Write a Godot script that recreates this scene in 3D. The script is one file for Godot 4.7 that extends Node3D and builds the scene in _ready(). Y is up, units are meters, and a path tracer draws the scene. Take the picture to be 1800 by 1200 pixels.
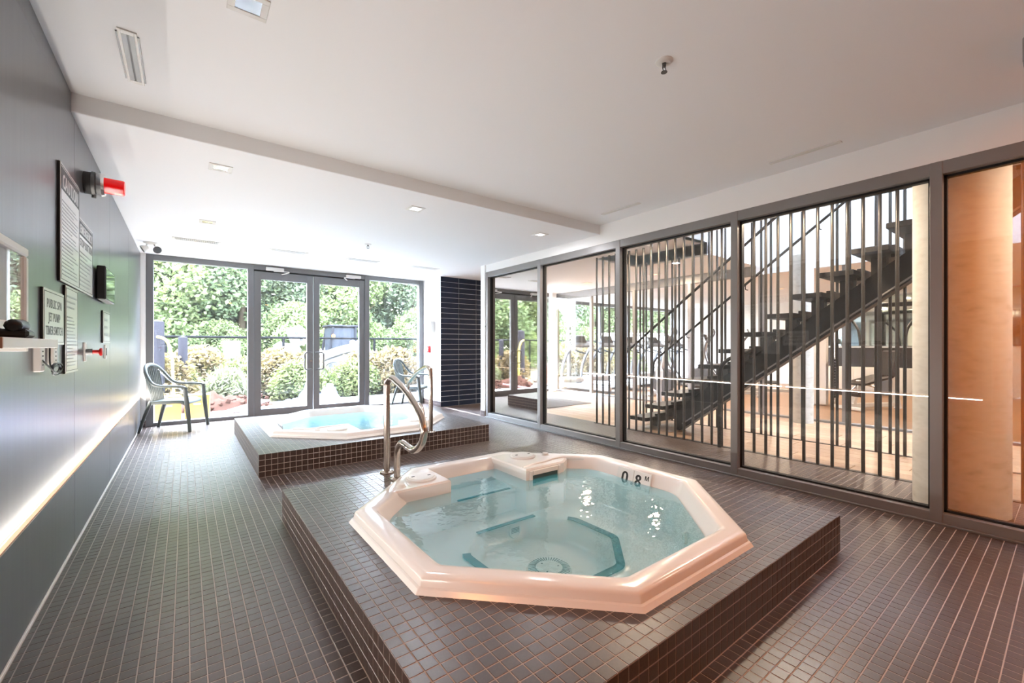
extends Node3D
# A spa room with two raised octagonal tubs; beyond a glazed wall a corridor, an open stair behind vertical rods and a gym; outside a garden.
# Axes: x to the right along the glazed end wall, -z towards it, y up, metres. The camera stands at x = 0, z = 0.

const X_LEFT := -0.532      # face of the panelled wall
const X_GLASS := 4.045      # face of the glazed partition
const Z_END := -8.336       # face of the glazed end wall
const Z_REAR := 2.6
const CEIL_HIGH := 2.678
const CEIL_LOW := 2.566
const Z_SOFFIT := -3.55
const PITCH := 0.0515
const DECK := 0.211         # height of the tub platforms
const EYE := Vector3(0, 1.2, 0)

var taken := {}
var mats := {}
var rng := RandomNumberGenerator.new()
var smooth_id := 1

# ---------------------------------------------------------------- shapes
func st_new() -> SurfaceTool:
	var st := SurfaceTool.new()
	st.begin(Mesh.PRIMITIVE_TRIANGLES)
	return st

func tri(st: SurfaceTool, a: Vector3, b: Vector3, c: Vector3, ref: Vector3) -> void:
	var n := (c - a).cross(b - a)
	if n.dot((a + b + c) / 3.0 - ref) < 0.0:
		var t := b
		b = c
		c = t
	st.add_vertex(a)
	st.add_vertex(b)
	st.add_vertex(c)

func quad(st: SurfaceTool, a: Vector3, b: Vector3, c: Vector3, d: Vector3, ref: Vector3) -> void:
	tri(st, a, b, c, ref)
	tri(st, a, c, d, ref)

# a box with chamfered edges; xf places it
func box(st: SurfaceTool, at: Vector3, size: Vector3, bev := 0.0, turn := Basis.IDENTITY) -> void:
	st.set_smooth_group(-1)
	var h := size * 0.5
	if bev <= 0.0:
		var v := []
		for k in 8:
			v.append(at + turn * Vector3(h.x * (1 if k & 1 else -1), h.y * (1 if k & 2 else -1), h.z * (1 if k & 4 else -1)))
		for f in [[0, 1, 3, 2], [4, 5, 7, 6], [0, 1, 5, 4], [2, 3, 7, 6], [0, 2, 6, 4], [1, 3, 7, 5]]:
			quad(st, v[f[0]], v[f[1]], v[f[2]], v[f[3]], at)
		return
	bev = minf(bev, minf(h.x, minf(h.y, h.z)) * 0.95)
	var p := {}
	for k in 8:
		var s := Vector3(1 if k & 1 else -1, 1 if k & 2 else -1, 1 if k & 4 else -1)
		for a in 3:
			var q := Vector3(s.x * (h.x - bev), s.y * (h.y - bev), s.z * (h.z - bev))
			q[a] = s[a] * h[a]
			p[k * 3 + a] = at + turn * q
	for a in 3:
		var b := (a + 1) % 3
		var c := (a + 2) % 3
		for s in 2:
			var k0: int = s << a
			quad(st, p[k0 * 3 + a], p[(k0 | 1 << b) * 3 + a], p[(k0 | 1 << b | 1 << c) * 3 + a], p[(k0 | 1 << c) * 3 + a], at)
			for s2 in 2:
				var k1: int = s << a | s2 << b
				var k2: int = k1 | 1 << c
				quad(st, p[k1 * 3 + a], p[k1 * 3 + b], p[k2 * 3 + b], p[k2 * 3 + a], at)
	for k in 8:
		tri(st, p[k * 3], p[k * 3 + 1], p[k * 3 + 2], at)

func span(st: SurfaceTool, lo: Vector3, hi: Vector3, bev := 0.0) -> void:
	box(st, (lo + hi) * 0.5, (hi - lo).abs(), bev)

# a bar of rectangular section between two points
func bar(st: SurfaceTool, a: Vector3, b: Vector3, w: float, d: float, bev := 0.0, up := Vector3.UP) -> void:
	var z := (b - a).normalized()
	if absf(z.dot(up)) > 0.98:
		up = Vector3.RIGHT if absf(z.x) < 0.9 else Vector3.FORWARD
	var x := up.cross(z).normalized()
	box(st, (a + b) * 0.5, Vector3(w, d, a.distance_to(b)), bev, Basis(x, z.cross(x), z))

func smoothed(pts: Array, n := 6) -> Array:
	var out := []
	for i in pts.size() - 1:
		var p0: Vector3 = pts[maxi(i - 1, 0)]
		var p1: Vector3 = pts[i]
		var p2: Vector3 = pts[i + 1]
		var p3: Vector3 = pts[mini(i + 2, pts.size() - 1)]
		for k in n:
			out.append(p1.cubic_interpolate(p2, p0, p3, float(k) / n))
	out.append(pts[pts.size() - 1])
	return out

# straight runs joined by arcs
func filleted(pts: Array, r: float, n := 6) -> Array:
	var out := [pts[0]]
	for i in range(1, pts.size() - 1):
		var p: Vector3 = pts[i]
		var a: Vector3 = (pts[i - 1] as Vector3) - p
		var b: Vector3 = (pts[i + 1] as Vector3) - p
		var t := minf(r, minf(a.length(), b.length()) * 0.48)
		var pa := p + a.normalized() * t
		var pb := p + b.normalized() * t
		for k in n + 1:
			var f := float(k) / n
			out.append(pa.lerp(p, f).lerp(p.lerp(pb, f), f))
	out.append(pts[pts.size() - 1])
	return out

func tube(st: SurfaceTool, pts: Array, r, sides := 10, flat := 1.0, closed := false) -> void:
	smooth_id += 1
	st.set_smooth_group(smooth_id)
	var rings := []
	var t0: Vector3 = ((pts[1] as Vector3) - pts[0]).normalized()
	var x := t0.cross(Vector3.UP if absf(t0.y) < 0.95 else Vector3.RIGHT).normalized()
	for i in pts.size():
		var t: Vector3
		if i == 0:
			t = t0
		elif i == pts.size() - 1:
			t = ((pts[i] as Vector3) - pts[i - 1]).normalized()
		else:
			t = ((pts[i + 1] as Vector3) - pts[i - 1]).normalized()
		x = (x - t * x.dot(t)).normalized()
		var y := t.cross(x)
		var rr: float = r[i] if r is Array else r
		var ring := []
		for k in sides:
			var a := TAU * k / sides
			ring.append((pts[i] as Vector3) + x * cos(a) * rr + y * sin(a) * rr * flat)
		rings.append(ring)
	for i in pts.size() - 1:
		var mid: Vector3 = ((pts[i] as Vector3) + pts[i + 1]) * 0.5
		for k in sides:
			var j := (k + 1) % sides
			quad(st, rings[i][k], rings[i][j], rings[i + 1][j], rings[i + 1][k], mid)
	if closed:
		return
	st.set_smooth_group(-1)
	for e in [0, pts.size() - 1]:
		var back: Vector3 = pts[1] if e == 0 else pts[pts.size() - 2]
		for k in range(1, sides - 1):
			tri(st, rings[e][0], rings[e][k], rings[e][k + 1], back)

# profile: array of Vector2(radius, along); turned about axis at point at
func lathe(st: SurfaceTool, profile: Array, at: Vector3, axis := Vector3.UP, sides := 20) -> void:
	smooth_id += 1
	var x := axis.cross(Vector3.RIGHT if absf(axis.x) < 0.9 else Vector3.FORWARD).normalized()
	var y := axis.cross(x).normalized()
	var rings := []
	for p in profile:
		var ring := []
		for k in sides:
			var a := TAU * k / sides
			ring.append(at + axis * p.y + (x * cos(a) + y * sin(a)) * p.x)
		rings.append(ring)
	for i in profile.size() - 1:
		st.set_smooth_group(smooth_id + i)
		var inner: Vector3 = at + axis * ((profile[i].y + profile[i + 1].y) * 0.5)
		for k in sides:
			var j := (k + 1) % sides
			var a: Vector3 = rings[i][k]
			var b: Vector3 = rings[i][j]
			var c: Vector3 = rings[i + 1][j]
			var d: Vector3 = rings[i + 1][k]
			if profile[i].x < 1e-5:
				tri(st, a, c, d, inner - axis * 0.001)
			elif profile[i + 1].x < 1e-5:
				tri(st, a, b, c, inner - axis * 0.001)
			else:
				quad(st, a, b, c, d, inner)
	smooth_id += profile.size()

func cyl(st: SurfaceTool, a: Vector3, b: Vector3, r: float, sides := 14, r2 := -1.0) -> void:
	var l := a.distance_to(b)
	if r2 < 0.0:
		r2 = r
	lathe(st, [Vector2(0, 0), Vector2(r, 0), Vector2(r2, l), Vector2(0, l)], a, (b - a).normalized(), sides)

# loops of equal length skinned one to the next; ref is a point inside (or the open side when inward)
func skin(st: SurfaceTool, loops: Array, smooth := true) -> void:
	smooth_id += 1
	st.set_smooth_group(smooth_id if smooth else -1)
	for i in loops.size() - 1:
		var n: int = loops[i].size()
		for k in n:
			var j := (k + 1) % n
			var a: Vector3 = loops[i][k]
			var b: Vector3 = loops[i][j]
			var c: Vector3 = loops[i + 1][j]
			var d: Vector3 = loops[i + 1][k]
			for v in [a, c, b, a, d, c]:
				st.add_vertex(v)

# a flat polygon (array of Vector2 as x, z) raised from y0 to y1, top edge chamfered
func prism(st: SurfaceTool, poly: Array, y0: float, y1: float, bev := 0.0) -> void:
	st.set_smooth_group(-1)
	var c := Vector2.ZERO
	for p in poly:
		c += p
	c /= poly.size()
	var ins := []
	for p in poly:
		ins.append(p + (c - p).normalized() * bev)
	var mid := Vector3(c.x, (y0 + y1) * 0.5, c.y)
	var n := poly.size()
	for k in n:
		var j := (k + 1) % n
		quad(st, Vector3(poly[k].x, y0, poly[k].y), Vector3(poly[j].x, y0, poly[j].y), Vector3(poly[j].x, y1 - bev, poly[j].y), Vector3(poly[k].x, y1 - bev, poly[k].y), mid)
		if bev > 0.0:
			quad(st, Vector3(poly[k].x, y1 - bev, poly[k].y), Vector3(poly[j].x, y1 - bev, poly[j].y), Vector3(ins[j].x, y1, ins[j].y), Vector3(ins[k].x, y1, ins[k].y), mid)
	var packed := PackedVector2Array(ins)
	var idx := Geometry2D.triangulate_polygon(packed)
	for t in range(0, idx.size(), 3):
		for yy in [y0, y1]:
			var q: PackedVector2Array = packed if yy == y1 else PackedVector2Array(poly)
			tri(st, Vector3(q[idx[t]].x, yy, q[idx[t]].y), Vector3(q[idx[t + 1]].x, yy, q[idx[t + 1]].y), Vector3(q[idx[t + 2]].x, yy, q[idx[t + 2]].y), mid)

func mesh_of(st: SurfaceTool) -> ArrayMesh:
	st.generate_normals()
	return st.commit()

# ---------------------------------------------------------------- naming
func numbered(called: String) -> String:
	var n: int = taken.get(called, 0)
	taken[called] = n + 1
	return called if n == 0 else "%s_%03d" % [called, n]

func tag(o: Node, label: String, category: String, group := "") -> Node:
	o.set_meta("label", label)
	o.set_meta("category", category)
	if group != "":
		o.set_meta("group", group)
	return o

func thing(called: String, label: String, category: String, at := Vector3.ZERO, turn := 0.0, group := "") -> Node3D:
	var o := Node3D.new()
	o.name = numbered(called)
	add_child(o)
	o.position = at
	o.rotation.y = turn
	tag(o, label, category, group)
	return o

func part(called: String, st, m: Material, parent: Node) -> MeshInstance3D:
	var o := MeshInstance3D.new()
	o.name = numbered(called) if parent == self else called
	o.mesh = st if st is Mesh else mesh_of(st)
	o.material_override = m
	parent.add_child(o, true)
	return o

func struct(called: String, st, m: Material, parent: Node = self) -> MeshInstance3D:
	var o := part(called, st, m, parent)
	if parent == self:
		o.set_meta("kind", "structure")
	return o

func copy(o: Node3D, at: Vector3, turn: float, label := "", base := "") -> Node3D:
	var c: Node3D = o.duplicate()
	c.name = numbered(base if base != "" else String(o.name))
	add_child(c)
	c.position = at
	c.rotation.y = turn
	if label != "":
		c.set_meta("label", label)
	return c

# ---------------------------------------------------------------- materials
func mat(called: String, c: Color, rough := 0.6, metal := 0.0, spec := 0.5) -> StandardMaterial3D:
	if mats.has(called):
		return mats[called]
	var m := StandardMaterial3D.new()
	m.resource_name = called
	m.albedo_color = c
	m.roughness = rough
	m.metallic = metal
	m.metallic_specular = spec
	mats[called] = m
	return m

func noise_tex(freq: float, ramp: Gradient, seed_: int, size := 512, octaves := 4, normal := false, strength := 4.0, kind := FastNoiseLite.TYPE_SIMPLEX_SMOOTH) -> NoiseTexture2D:
	var n := FastNoiseLite.new()
	n.noise_type = kind
	n.frequency = freq
	n.seed = seed_
	n.fractal_octaves = octaves
	var t := NoiseTexture2D.new()
	t.width = size
	t.height = size
	t.seamless = true
	t.noise = n
	if normal:
		t.as_normal_map = true
		t.bump_strength = strength
	elif ramp:
		t.color_ramp = ramp
	return t

func ramp(stops: Array) -> Gradient:
	var g := Gradient.new()
	g.offsets = PackedFloat32Array(stops.map(func(s): return s[0]))
	g.colors = PackedColorArray(stops.map(func(s): return s[1]))
	return g

func textured(m: StandardMaterial3D, t: Texture2D, scale: Vector3) -> StandardMaterial3D:
	m.albedo_texture = t
	m.uv1_triplanar = true
	m.uv1_world_triplanar = true
	m.uv1_scale = scale
	return m

func glow(called: String, c: Color, energy: float) -> StandardMaterial3D:
	var m := mat(called, c, 0.5)
	m.emission_enabled = true
	m.emission = c
	m.emission_energy_multiplier = energy
	return m

func glass(called: String, c: Color, alpha: float, rough := 0.0) -> StandardMaterial3D:
	var m := mat(called, Color(c, alpha), rough)
	m.transparency = BaseMaterial3D.TRANSPARENCY_ALPHA
	return m

func area(at: Vector3, towards: Vector3, size: Vector2, c: Color, energy: float, parent: Node, called := "lamp") -> void:
	var l := AreaLight3D.new()
	l.name = called
	l.area_size = size
	l.light_color = c
	l.light_energy = energy
	l.area_normalize_energy = true
	l.shadow_enabled = true
	parent.add_child(l, true)
	l.look_at_from_position(at, at + towards, Vector3.UP if absf(towards.normalized().y) < 0.9 else Vector3.FORWARD)

# ---------------------------------------------------------------- view (only used to rank pieces by size)
const FOCAL := 755.07
const YAW := 0.64942

func seen(p: Vector3) -> Vector3:
	var d := p - EYE
	var f := d.x * sin(YAW) - d.z * cos(YAW)
	if f < 0.05:
		return Vector3(-9999, -9999, f)
	return Vector3(900.0 + FOCAL * (d.x * cos(YAW) + d.z * sin(YAW)) / f, 607.7 - FOCAL * d.y / f, f)

func apparent(t: Transform3D, side: float) -> float:
	var s := seen(t.origin)
	if s.x < 0 or s.x > 1800 or s.y < 0 or s.y > 1200:
		return 0.0
	var to := EYE - t.origin
	var c := t.basis.y.normalized().dot(to.normalized())
	return maxf(c, 0.0) * side * side / to.length_squared()

# the largest 300 as single tiles, the rest as one field
func lay(parent: Node, list: Array, mesh: Mesh, m: Material, side: float) -> void:
	var ranked := []
	for t in list:
		ranked.append([apparent(t, side), t])
	ranked.sort_custom(func(a, b): return a[0] > b[0])
	var n := 0
	var rest := []
	for r in ranked:
		if n < 300 and r[0] > 0.0:
			var o := MeshInstance3D.new()
			o.name = "tile"
			o.mesh = mesh
			o.material_override = m
			o.transform = r[1]
			parent.add_child(o, true)
			n += 1
		else:
			rest.append(r[1])
	if rest.is_empty():
		return
	var mm := MultiMesh.new()
	mm.transform_format = MultiMesh.TRANSFORM_3D
	mm.mesh = mesh
	mm.instance_count = rest.size()
	for k in rest.size():
		mm.set_instance_transform(k, rest[k])
	var f := MultiMeshInstance3D.new()
	f.name = "tile_field"
	f.multimesh = mm
	f.material_override = m
	f.set_meta("kind", "stuff")
	parent.add_child(f, true)

func tile_mesh(w: float, d: float, t: float, bev: float) -> ArrayMesh:
	# top face, chamfer and sides; no underside
	var st := st_new()
	st.set_smooth_group(-1)
	var a := [Vector3(-w / 2, 0, -d / 2), Vector3(w / 2, 0, -d / 2), Vector3(w / 2, 0, d / 2), Vector3(-w / 2, 0, d / 2)]
	var ref := Vector3(0, -t, 0)
	var top := []
	var rim := []
	var low := []
	for p in a:
		top.append(p - Vector3(signf(p.x) * bev, 0, signf(p.z) * bev))
		rim.append(p - Vector3(0, bev, 0))
		low.append(p - Vector3(0, t, 0))
	quad(st, top[0], top[1], top[2], top[3], ref)
	for k in 4:
		var j := (k + 1) % 4
		quad(st, top[k], top[j], rim[j], rim[k], ref)
		quad(st, rim[k], rim[j], low[j], low[k], ref)
	return mesh_of(st)

# ---------------------------------------------------------------- the scene
func _ready() -> void:
	rng.seed = 4711
	make_camera()
	make_sky()
	make_materials()
	make_shell()
	make_floor()
	make_left_wall()
	make_end_wall()
	make_glass_wall()
	make_far_side()
	make_tubs()
	make_stair()
	make_ceiling_fittings()
	make_wall_things()
	make_chairs()
	make_gym()
	make_garden()

func make_camera() -> void:
	var cam := Camera3D.new()
	cam.name = "camera"
	add_child(cam)
	cam.position = EYE
	cam.rotation.y = -YAW
	cam.near = 0.05
	cam.far = 300.0
	cam.projection = Camera3D.PROJECTION_FRUSTUM
	cam.size = 0.05 * 1200.0 / FOCAL
	cam.frustum_offset = Vector2(0, 0.05 * 7.7 / FOCAL)
	cam.current = true

func make_sky() -> void:
	var e := Environment.new()
	e.background_mode = Environment.BG_SKY
	var s := ProceduralSkyMaterial.new()
	s.sky_top_color = Color(0.84, 0.91, 1.0)
	s.sky_horizon_color = Color(0.97, 0.985, 1.0)
	s.ground_horizon_color = Color(0.6, 0.6, 0.58)
	s.ground_bottom_color = Color(0.5, 0.5, 0.48)
	s.sky_energy_multiplier = 6.6
	s.ground_energy_multiplier = 1.5
	e.sky = Sky.new()
	e.sky.sky_material = s
	e.tonemap_mode = Environment.TONE_MAPPER_LINEAR
	e.tonemap_exposure = 1.34
	e.sdfgi_enabled = true
	e.ssao_enabled = true
	e.ssil_enabled = true
	var w := WorldEnvironment.new()
	w.name = "sky"
	w.environment = e
	add_child(w)

func make_materials() -> void:
	mat("white_paint", Color(0.95, 0.95, 0.945), 0.75)
	mat("ceiling_paint", Color(0.95, 0.95, 0.95), 0.85)
	var pm := mat("wall_panel", Color(0.43, 0.43, 0.44), 0.3, 0.5)
	textured(pm, noise_tex(0.02, ramp([[0.0, Color(0.93, 0.93, 0.93)], [1.0, Color(1, 1, 1)]]), 3), Vector3(2.0, 0.12, 2.0))
	mat("joint_dark", Color(0.12, 0.12, 0.13), 0.7)
	mat("grout", Color(0.66, 0.61, 0.575), 0.85)
	var tm := mat("mosaic", Color(1, 1, 1), 0.35, 0.0, 0.68)
	textured(tm, noise_tex(0.06, ramp([[0.0, Color(0.19, 0.135, 0.11)], [0.5, Color(0.23, 0.165, 0.14)], [1.0, Color(0.285, 0.215, 0.19)]]), 7, 1024, 5), Vector3(1.3, 1.3, 1.3))
	mat("slate_tile", Color(0.10, 0.135, 0.20), 0.45, 0.0, 0.3)
	mat("frame_grey", Color(0.44, 0.44, 0.44), 0.45, 0.2)
	mat("frame_dark", Color(0.54, 0.53, 0.525), 0.42, 0.3)
	mat("gasket", Color(0.03, 0.03, 0.03), 0.6)
	glass("clear_glass", Color(0.9, 0.95, 0.94), 0.02)
	mat("chrome", Color(0.86, 0.86, 0.86), 0.2, 1.0)
	mat("steel", Color(0.72, 0.67, 0.63), 0.22, 1.0)
	mat("gelcoat", Color(0.93, 0.915, 0.90), 0.16, 0.0, 0.55)
	mat("black_strip", Color(0.05, 0.06, 0.08), 0.7)
	mat("white_plastic", Color(0.88, 0.87, 0.85), 0.4)
	mat("grey_plastic", Color(0.55, 0.55, 0.55), 0.45)
	mat("black_plastic", Color(0.06, 0.06, 0.06), 0.4)
	mat("black_steel", Color(0.105, 0.10, 0.10), 0.38, 0.2)
	mat("rod_steel", Color(0.27, 0.26, 0.25), 0.32, 0.6)
	mat("red_plastic", Color(0.75, 0.05, 0.06), 0.35)
	mat("chair_green", Color(0.31, 0.335, 0.33), 0.5, 0.0, 0.35)
	mat("cast_metal", Color(0.45, 0.45, 0.45), 0.4, 0.8)
	mat("sign_white", Color(0.9, 0.9, 0.89), 0.25)
	mat("sign_ink", Color(0.13, 0.13, 0.13), 0.5)
	var cm := mat("concrete", Color(1, 1, 1), 0.8)
	textured(cm, noise_tex(0.012, ramp([[0.0, Color(0.70, 0.68, 0.63)], [0.22, Color(0.80, 0.785, 0.745)], [0.6, Color(0.855, 0.845, 0.81)], [1.0, Color(0.80, 0.78, 0.74)]]), 21, 1024, 6), Vector3(0.5, 0.9, 0.5))
	var wm := mat("oak", Color(1, 1, 1), 0.32)
	textured(wm, noise_tex(0.02, ramp([[0.0, Color(0.56, 0.42, 0.31)], [0.5, Color(0.65, 0.51, 0.39)], [1.0, Color(0.72, 0.59, 0.47)]]), 31, 1024, 5), Vector3(4.0, 1.0, 0.5))
	var wa := glass("pool_water", Color(0.34, 0.80, 0.88), 0.38, 0.02)
	wa.normal_enabled = true
	wa.normal_texture = noise_tex(0.012, null, 12, 512, 3, true, 3.0)
	wa.normal_scale = 0.28
	wa.uv1_triplanar = true
	wa.uv1_world_triplanar = true
	wa.uv1_scale = Vector3(1.6, 1.6, 1.6)
	var wb := wa.duplicate() as StandardMaterial3D
	wb.resource_name = "pool_water_stirred"
	wb.normal_scale = 1.1
	wb.uv1_scale = Vector3(3.0, 3.0, 3.0)
	mats["pool_water_stirred"] = wb

# ---------------------------------------------------------------- floor, walls, ceiling
func make_shell() -> void:
	var wp: Material = mats.white_paint
	var cp: Material = mats.ceiling_paint
	# ceiling over the near half, the lower one over the far half, and the step between
	var st := st_new()
	span(st, Vector3(X_LEFT - 0.2, CEIL_HIGH, Z_SOFFIT), Vector3(X_GLASS + 0.1, CEIL_HIGH + 0.15, Z_REAR + 0.2))
	span(st, Vector3(X_LEFT - 0.2, CEIL_LOW, -8.6), Vector3(X_GLASS + 1.1, CEIL_HIGH + 0.15, Z_SOFFIT), 0.004)
	struct("ceiling", st, cp)
	# plaster above the glazed partition
	st = st_new()
	span(st, Vector3(X_GLASS + 0.005, 2.443, -6.1), Vector3(X_GLASS + 0.15, CEIL_HIGH + 0.1, Z_REAR))
	struct("wall_right", st, wp)
	# rear wall behind the camera
	st = st_new()
	span(st, Vector3(X_LEFT - 0.2, 0, Z_REAR), Vector3(X_GLASS + 0.15, CEIL_HIGH + 0.1, Z_REAR + 0.2))
	struct("wall_rear", st, mat("rear_slate", Color(0.66, 0.66, 0.67), 0.6))

func tub_ring(cx: float, cz: float, x0: float, x1: float, z0: float, z1: float, a: float) -> Array:
	# angles common to the square outside and the octagon inside
	var angles := []
	for k in 64:
		angles.append(TAU * k / 64.0)
	for c in [Vector2(x0, z0), Vector2(x1, z0), Vector2(x0, z1), Vector2(x1, z1)]:
		angles.append(fposmod(atan2(c.y - cz, c.x - cx), TAU))
	angles.sort()
	var outer := []
	var inner := []
	for t in angles:
		var d := Vector2(cos(t), sin(t))
		var r := INF
		if d.x > 1e-6: r = minf(r, (x1 - cx) / d.x)
		if d.x < -1e-6: r = minf(r, (x0 - cx) / d.x)
		if d.y > 1e-6: r = minf(r, (z1 - cz) / d.y)
		if d.y < -1e-6: r = minf(r, (z0 - cz) / d.y)
		outer.append(Vector3(cx + d.x * r, 0, cz + d.y * r))
		var off := fposmod(t + PI / 8, PI / 4) - PI / 8
		var q := a / cos(off)
		inner.append(Vector3(cx + d.x * q, 0, cz + d.y * q))
	return [outer, inner]

const PX0 := 0.527
const PX1 := 3.05
const TUBS := [[1.79, -2.03, -3.312, -0.84], [1.79, -5.74, -6.9685, -4.4965]]

func make_floor() -> void:
	var grout: Material = mats.grout
	var y := -0.0013
	var st := st_new()
	var xs := [X_LEFT - 0.2, PX0 + 0.03, PX1 - 0.03, X_GLASS + 0.16]
	span(st, Vector3(xs[0], -0.12, -8.6), Vector3(xs[1], y, Z_REAR + 0.2))
	span(st, Vector3(xs[2], -0.12, -8.6), Vector3(xs[3], y, Z_REAR + 0.2))
	var zs := [-8.6, TUBS[1][2] + 0.03, TUBS[1][3] - 0.03, TUBS[0][2] + 0.03, TUBS[0][3] - 0.03, Z_REAR + 0.2]
	for k in [0, 2, 4]:
		span(st, Vector3(xs[1], -0.12, zs[k]), Vector3(xs[2], y, zs[k + 1]))
	# alcove floor beside the glazed partition
	span(st, Vector3(xs[3], -0.12, -7.6), Vector3(6.3, y, -6.05))
	var floor_ := struct("floor", st, grout)
	var tile := tile_mesh(PITCH - 0.0038, PITCH - 0.0038, 0.006, 0.0011)
	var list := []
	var nz := int((Z_REAR - Z_END) / PITCH) + 1
	for i in range(-21, 69):
		for j in nz:
			# rows start from the platforms' edges; the rows along the walls are cut
			var x0 := maxf(PX0 + i * PITCH + 0.0019, X_LEFT + 0.008)
			var x1 := minf(PX0 + (i + 1) * PITCH - 0.0019, X_GLASS - 0.03)
			var p := Vector3((x0 + x1) * 0.5, 0, TUBS[0][3] + (j - 145.5) * PITCH)
			if x1 - x0 < 0.006 or p.z < Z_END + 0.02 or p.z > Z_REAR:
				continue
			var under := false
			for t in TUBS:
				if p.x > PX0 and p.x < PX1 and p.z > t[2] and p.z < t[3]:
					under = true
			if not under:
				list.append(Transform3D(Basis.from_euler(Vector3(rng.randf_range(-1, 1) * 0.006, 0, rng.randf_range(-1, 1) * 0.006)) * Basis.from_scale(Vector3((x1 - x0) / (PITCH - 0.0038), 1, 1)), p + Vector3(0, rng.randf_range(-0.0004, 0.0004), 0)))
	for i in 36:
		for j in 30:
			var p := Vector3(X_GLASS + 0.03 + (i + 0.5) * PITCH, 0, -6.05 - (j + 0.5) * PITCH)
			if p.x < 6.3 and p.z > -7.53:
				list.append(Transform3D(Basis.IDENTITY, p))
	lay(floor_, list, tile, mats.mosaic, PITCH)
	# the two raised platforms, tiled on top and on the sides
	var labels := ["near tiled platform around the large octagonal tub in front", "far tiled platform around the octagonal tub by the garden doors"]
	for n in 2:
		var t: Array = TUBS[n]
		var root := thing("tub_platform", labels[n], "platform", Vector3.ZERO)
		var loops := tub_ring(t[0], t[1], PX0 + 0.0013, PX1 - 0.0013, t[2] + 0.0013, t[3] - 0.0013, 1.0)
		st = st_new()
		var raised := func(l: Array, h: float): return l.map(func(v): return v + Vector3(0, h, 0))
		skin(st, [raised.call(loops[0], -0.1), raised.call(loops[0], DECK - 0.0013), raised.call(loops[1], DECK - 0.0013), raised.call(loops[1], -0.1)], false)
		part("platform_core", st, grout, root)
		list = []
		var cols := 49
		var rows := 48
		var px: float = (PX1 - PX0) / cols
		var pz: float = (t[3] - t[2]) / rows
		var py := DECK / 4.0
		for i in cols:
			for j in rows:
				var p := Vector3(PX0 + (i + 0.5) * px, DECK, t[2] + (j + 0.5) * pz)
				var d := Vector2(absf(p.x - t[0]), absf(p.z - t[1]))
				if maxf(maxf(d.x, d.y), (d.x + d.y) * 0.7071) > 1.03:
					list.append(Transform3D(Basis.from_scale(Vector3(px / PITCH, 1, pz / PITCH)), p + Vector3(0, rng.randf_range(-0.0004, 0.0004), 0)))
			for r in 4:
				var yy := (r + 0.5) * py
				list.append(Transform3D(Basis(Vector3(px / PITCH, 0, 0), Vector3(0, 0, 1), Vector3(0, -py / PITCH, 0)), Vector3(PX0 + (i + 0.5) * px, yy, t[3])))
				list.append(Transform3D(Basis(Vector3(px / PITCH, 0, 0), Vector3(0, 0, -1), Vector3(0, py / PITCH, 0)), Vector3(PX0 + (i + 0.5) * px, yy, t[2])))
		for j in rows:
			for r in 4:
				var yy := (r + 0.5) * py
				list.append(Transform3D(Basis(Vector3(0, py / PITCH, 0), Vector3(-1, 0, 0), Vector3(0, 0, pz / PITCH)), Vector3(PX0, yy, t[2] + (j + 0.5) * pz)))
				list.append(Transform3D(Basis(Vector3(0, -py / PITCH, 0), Vector3(1, 0, 0), Vector3(0, 0, pz / PITCH)), Vector3(PX1, yy, t[2] + (j + 0.5) * pz)))
		lay(root, list, tile, mats.mosaic, PITCH)

# ---------------------------------------------------------------- panelled wall with the strip of light
const LED_Y := 0.462

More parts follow.
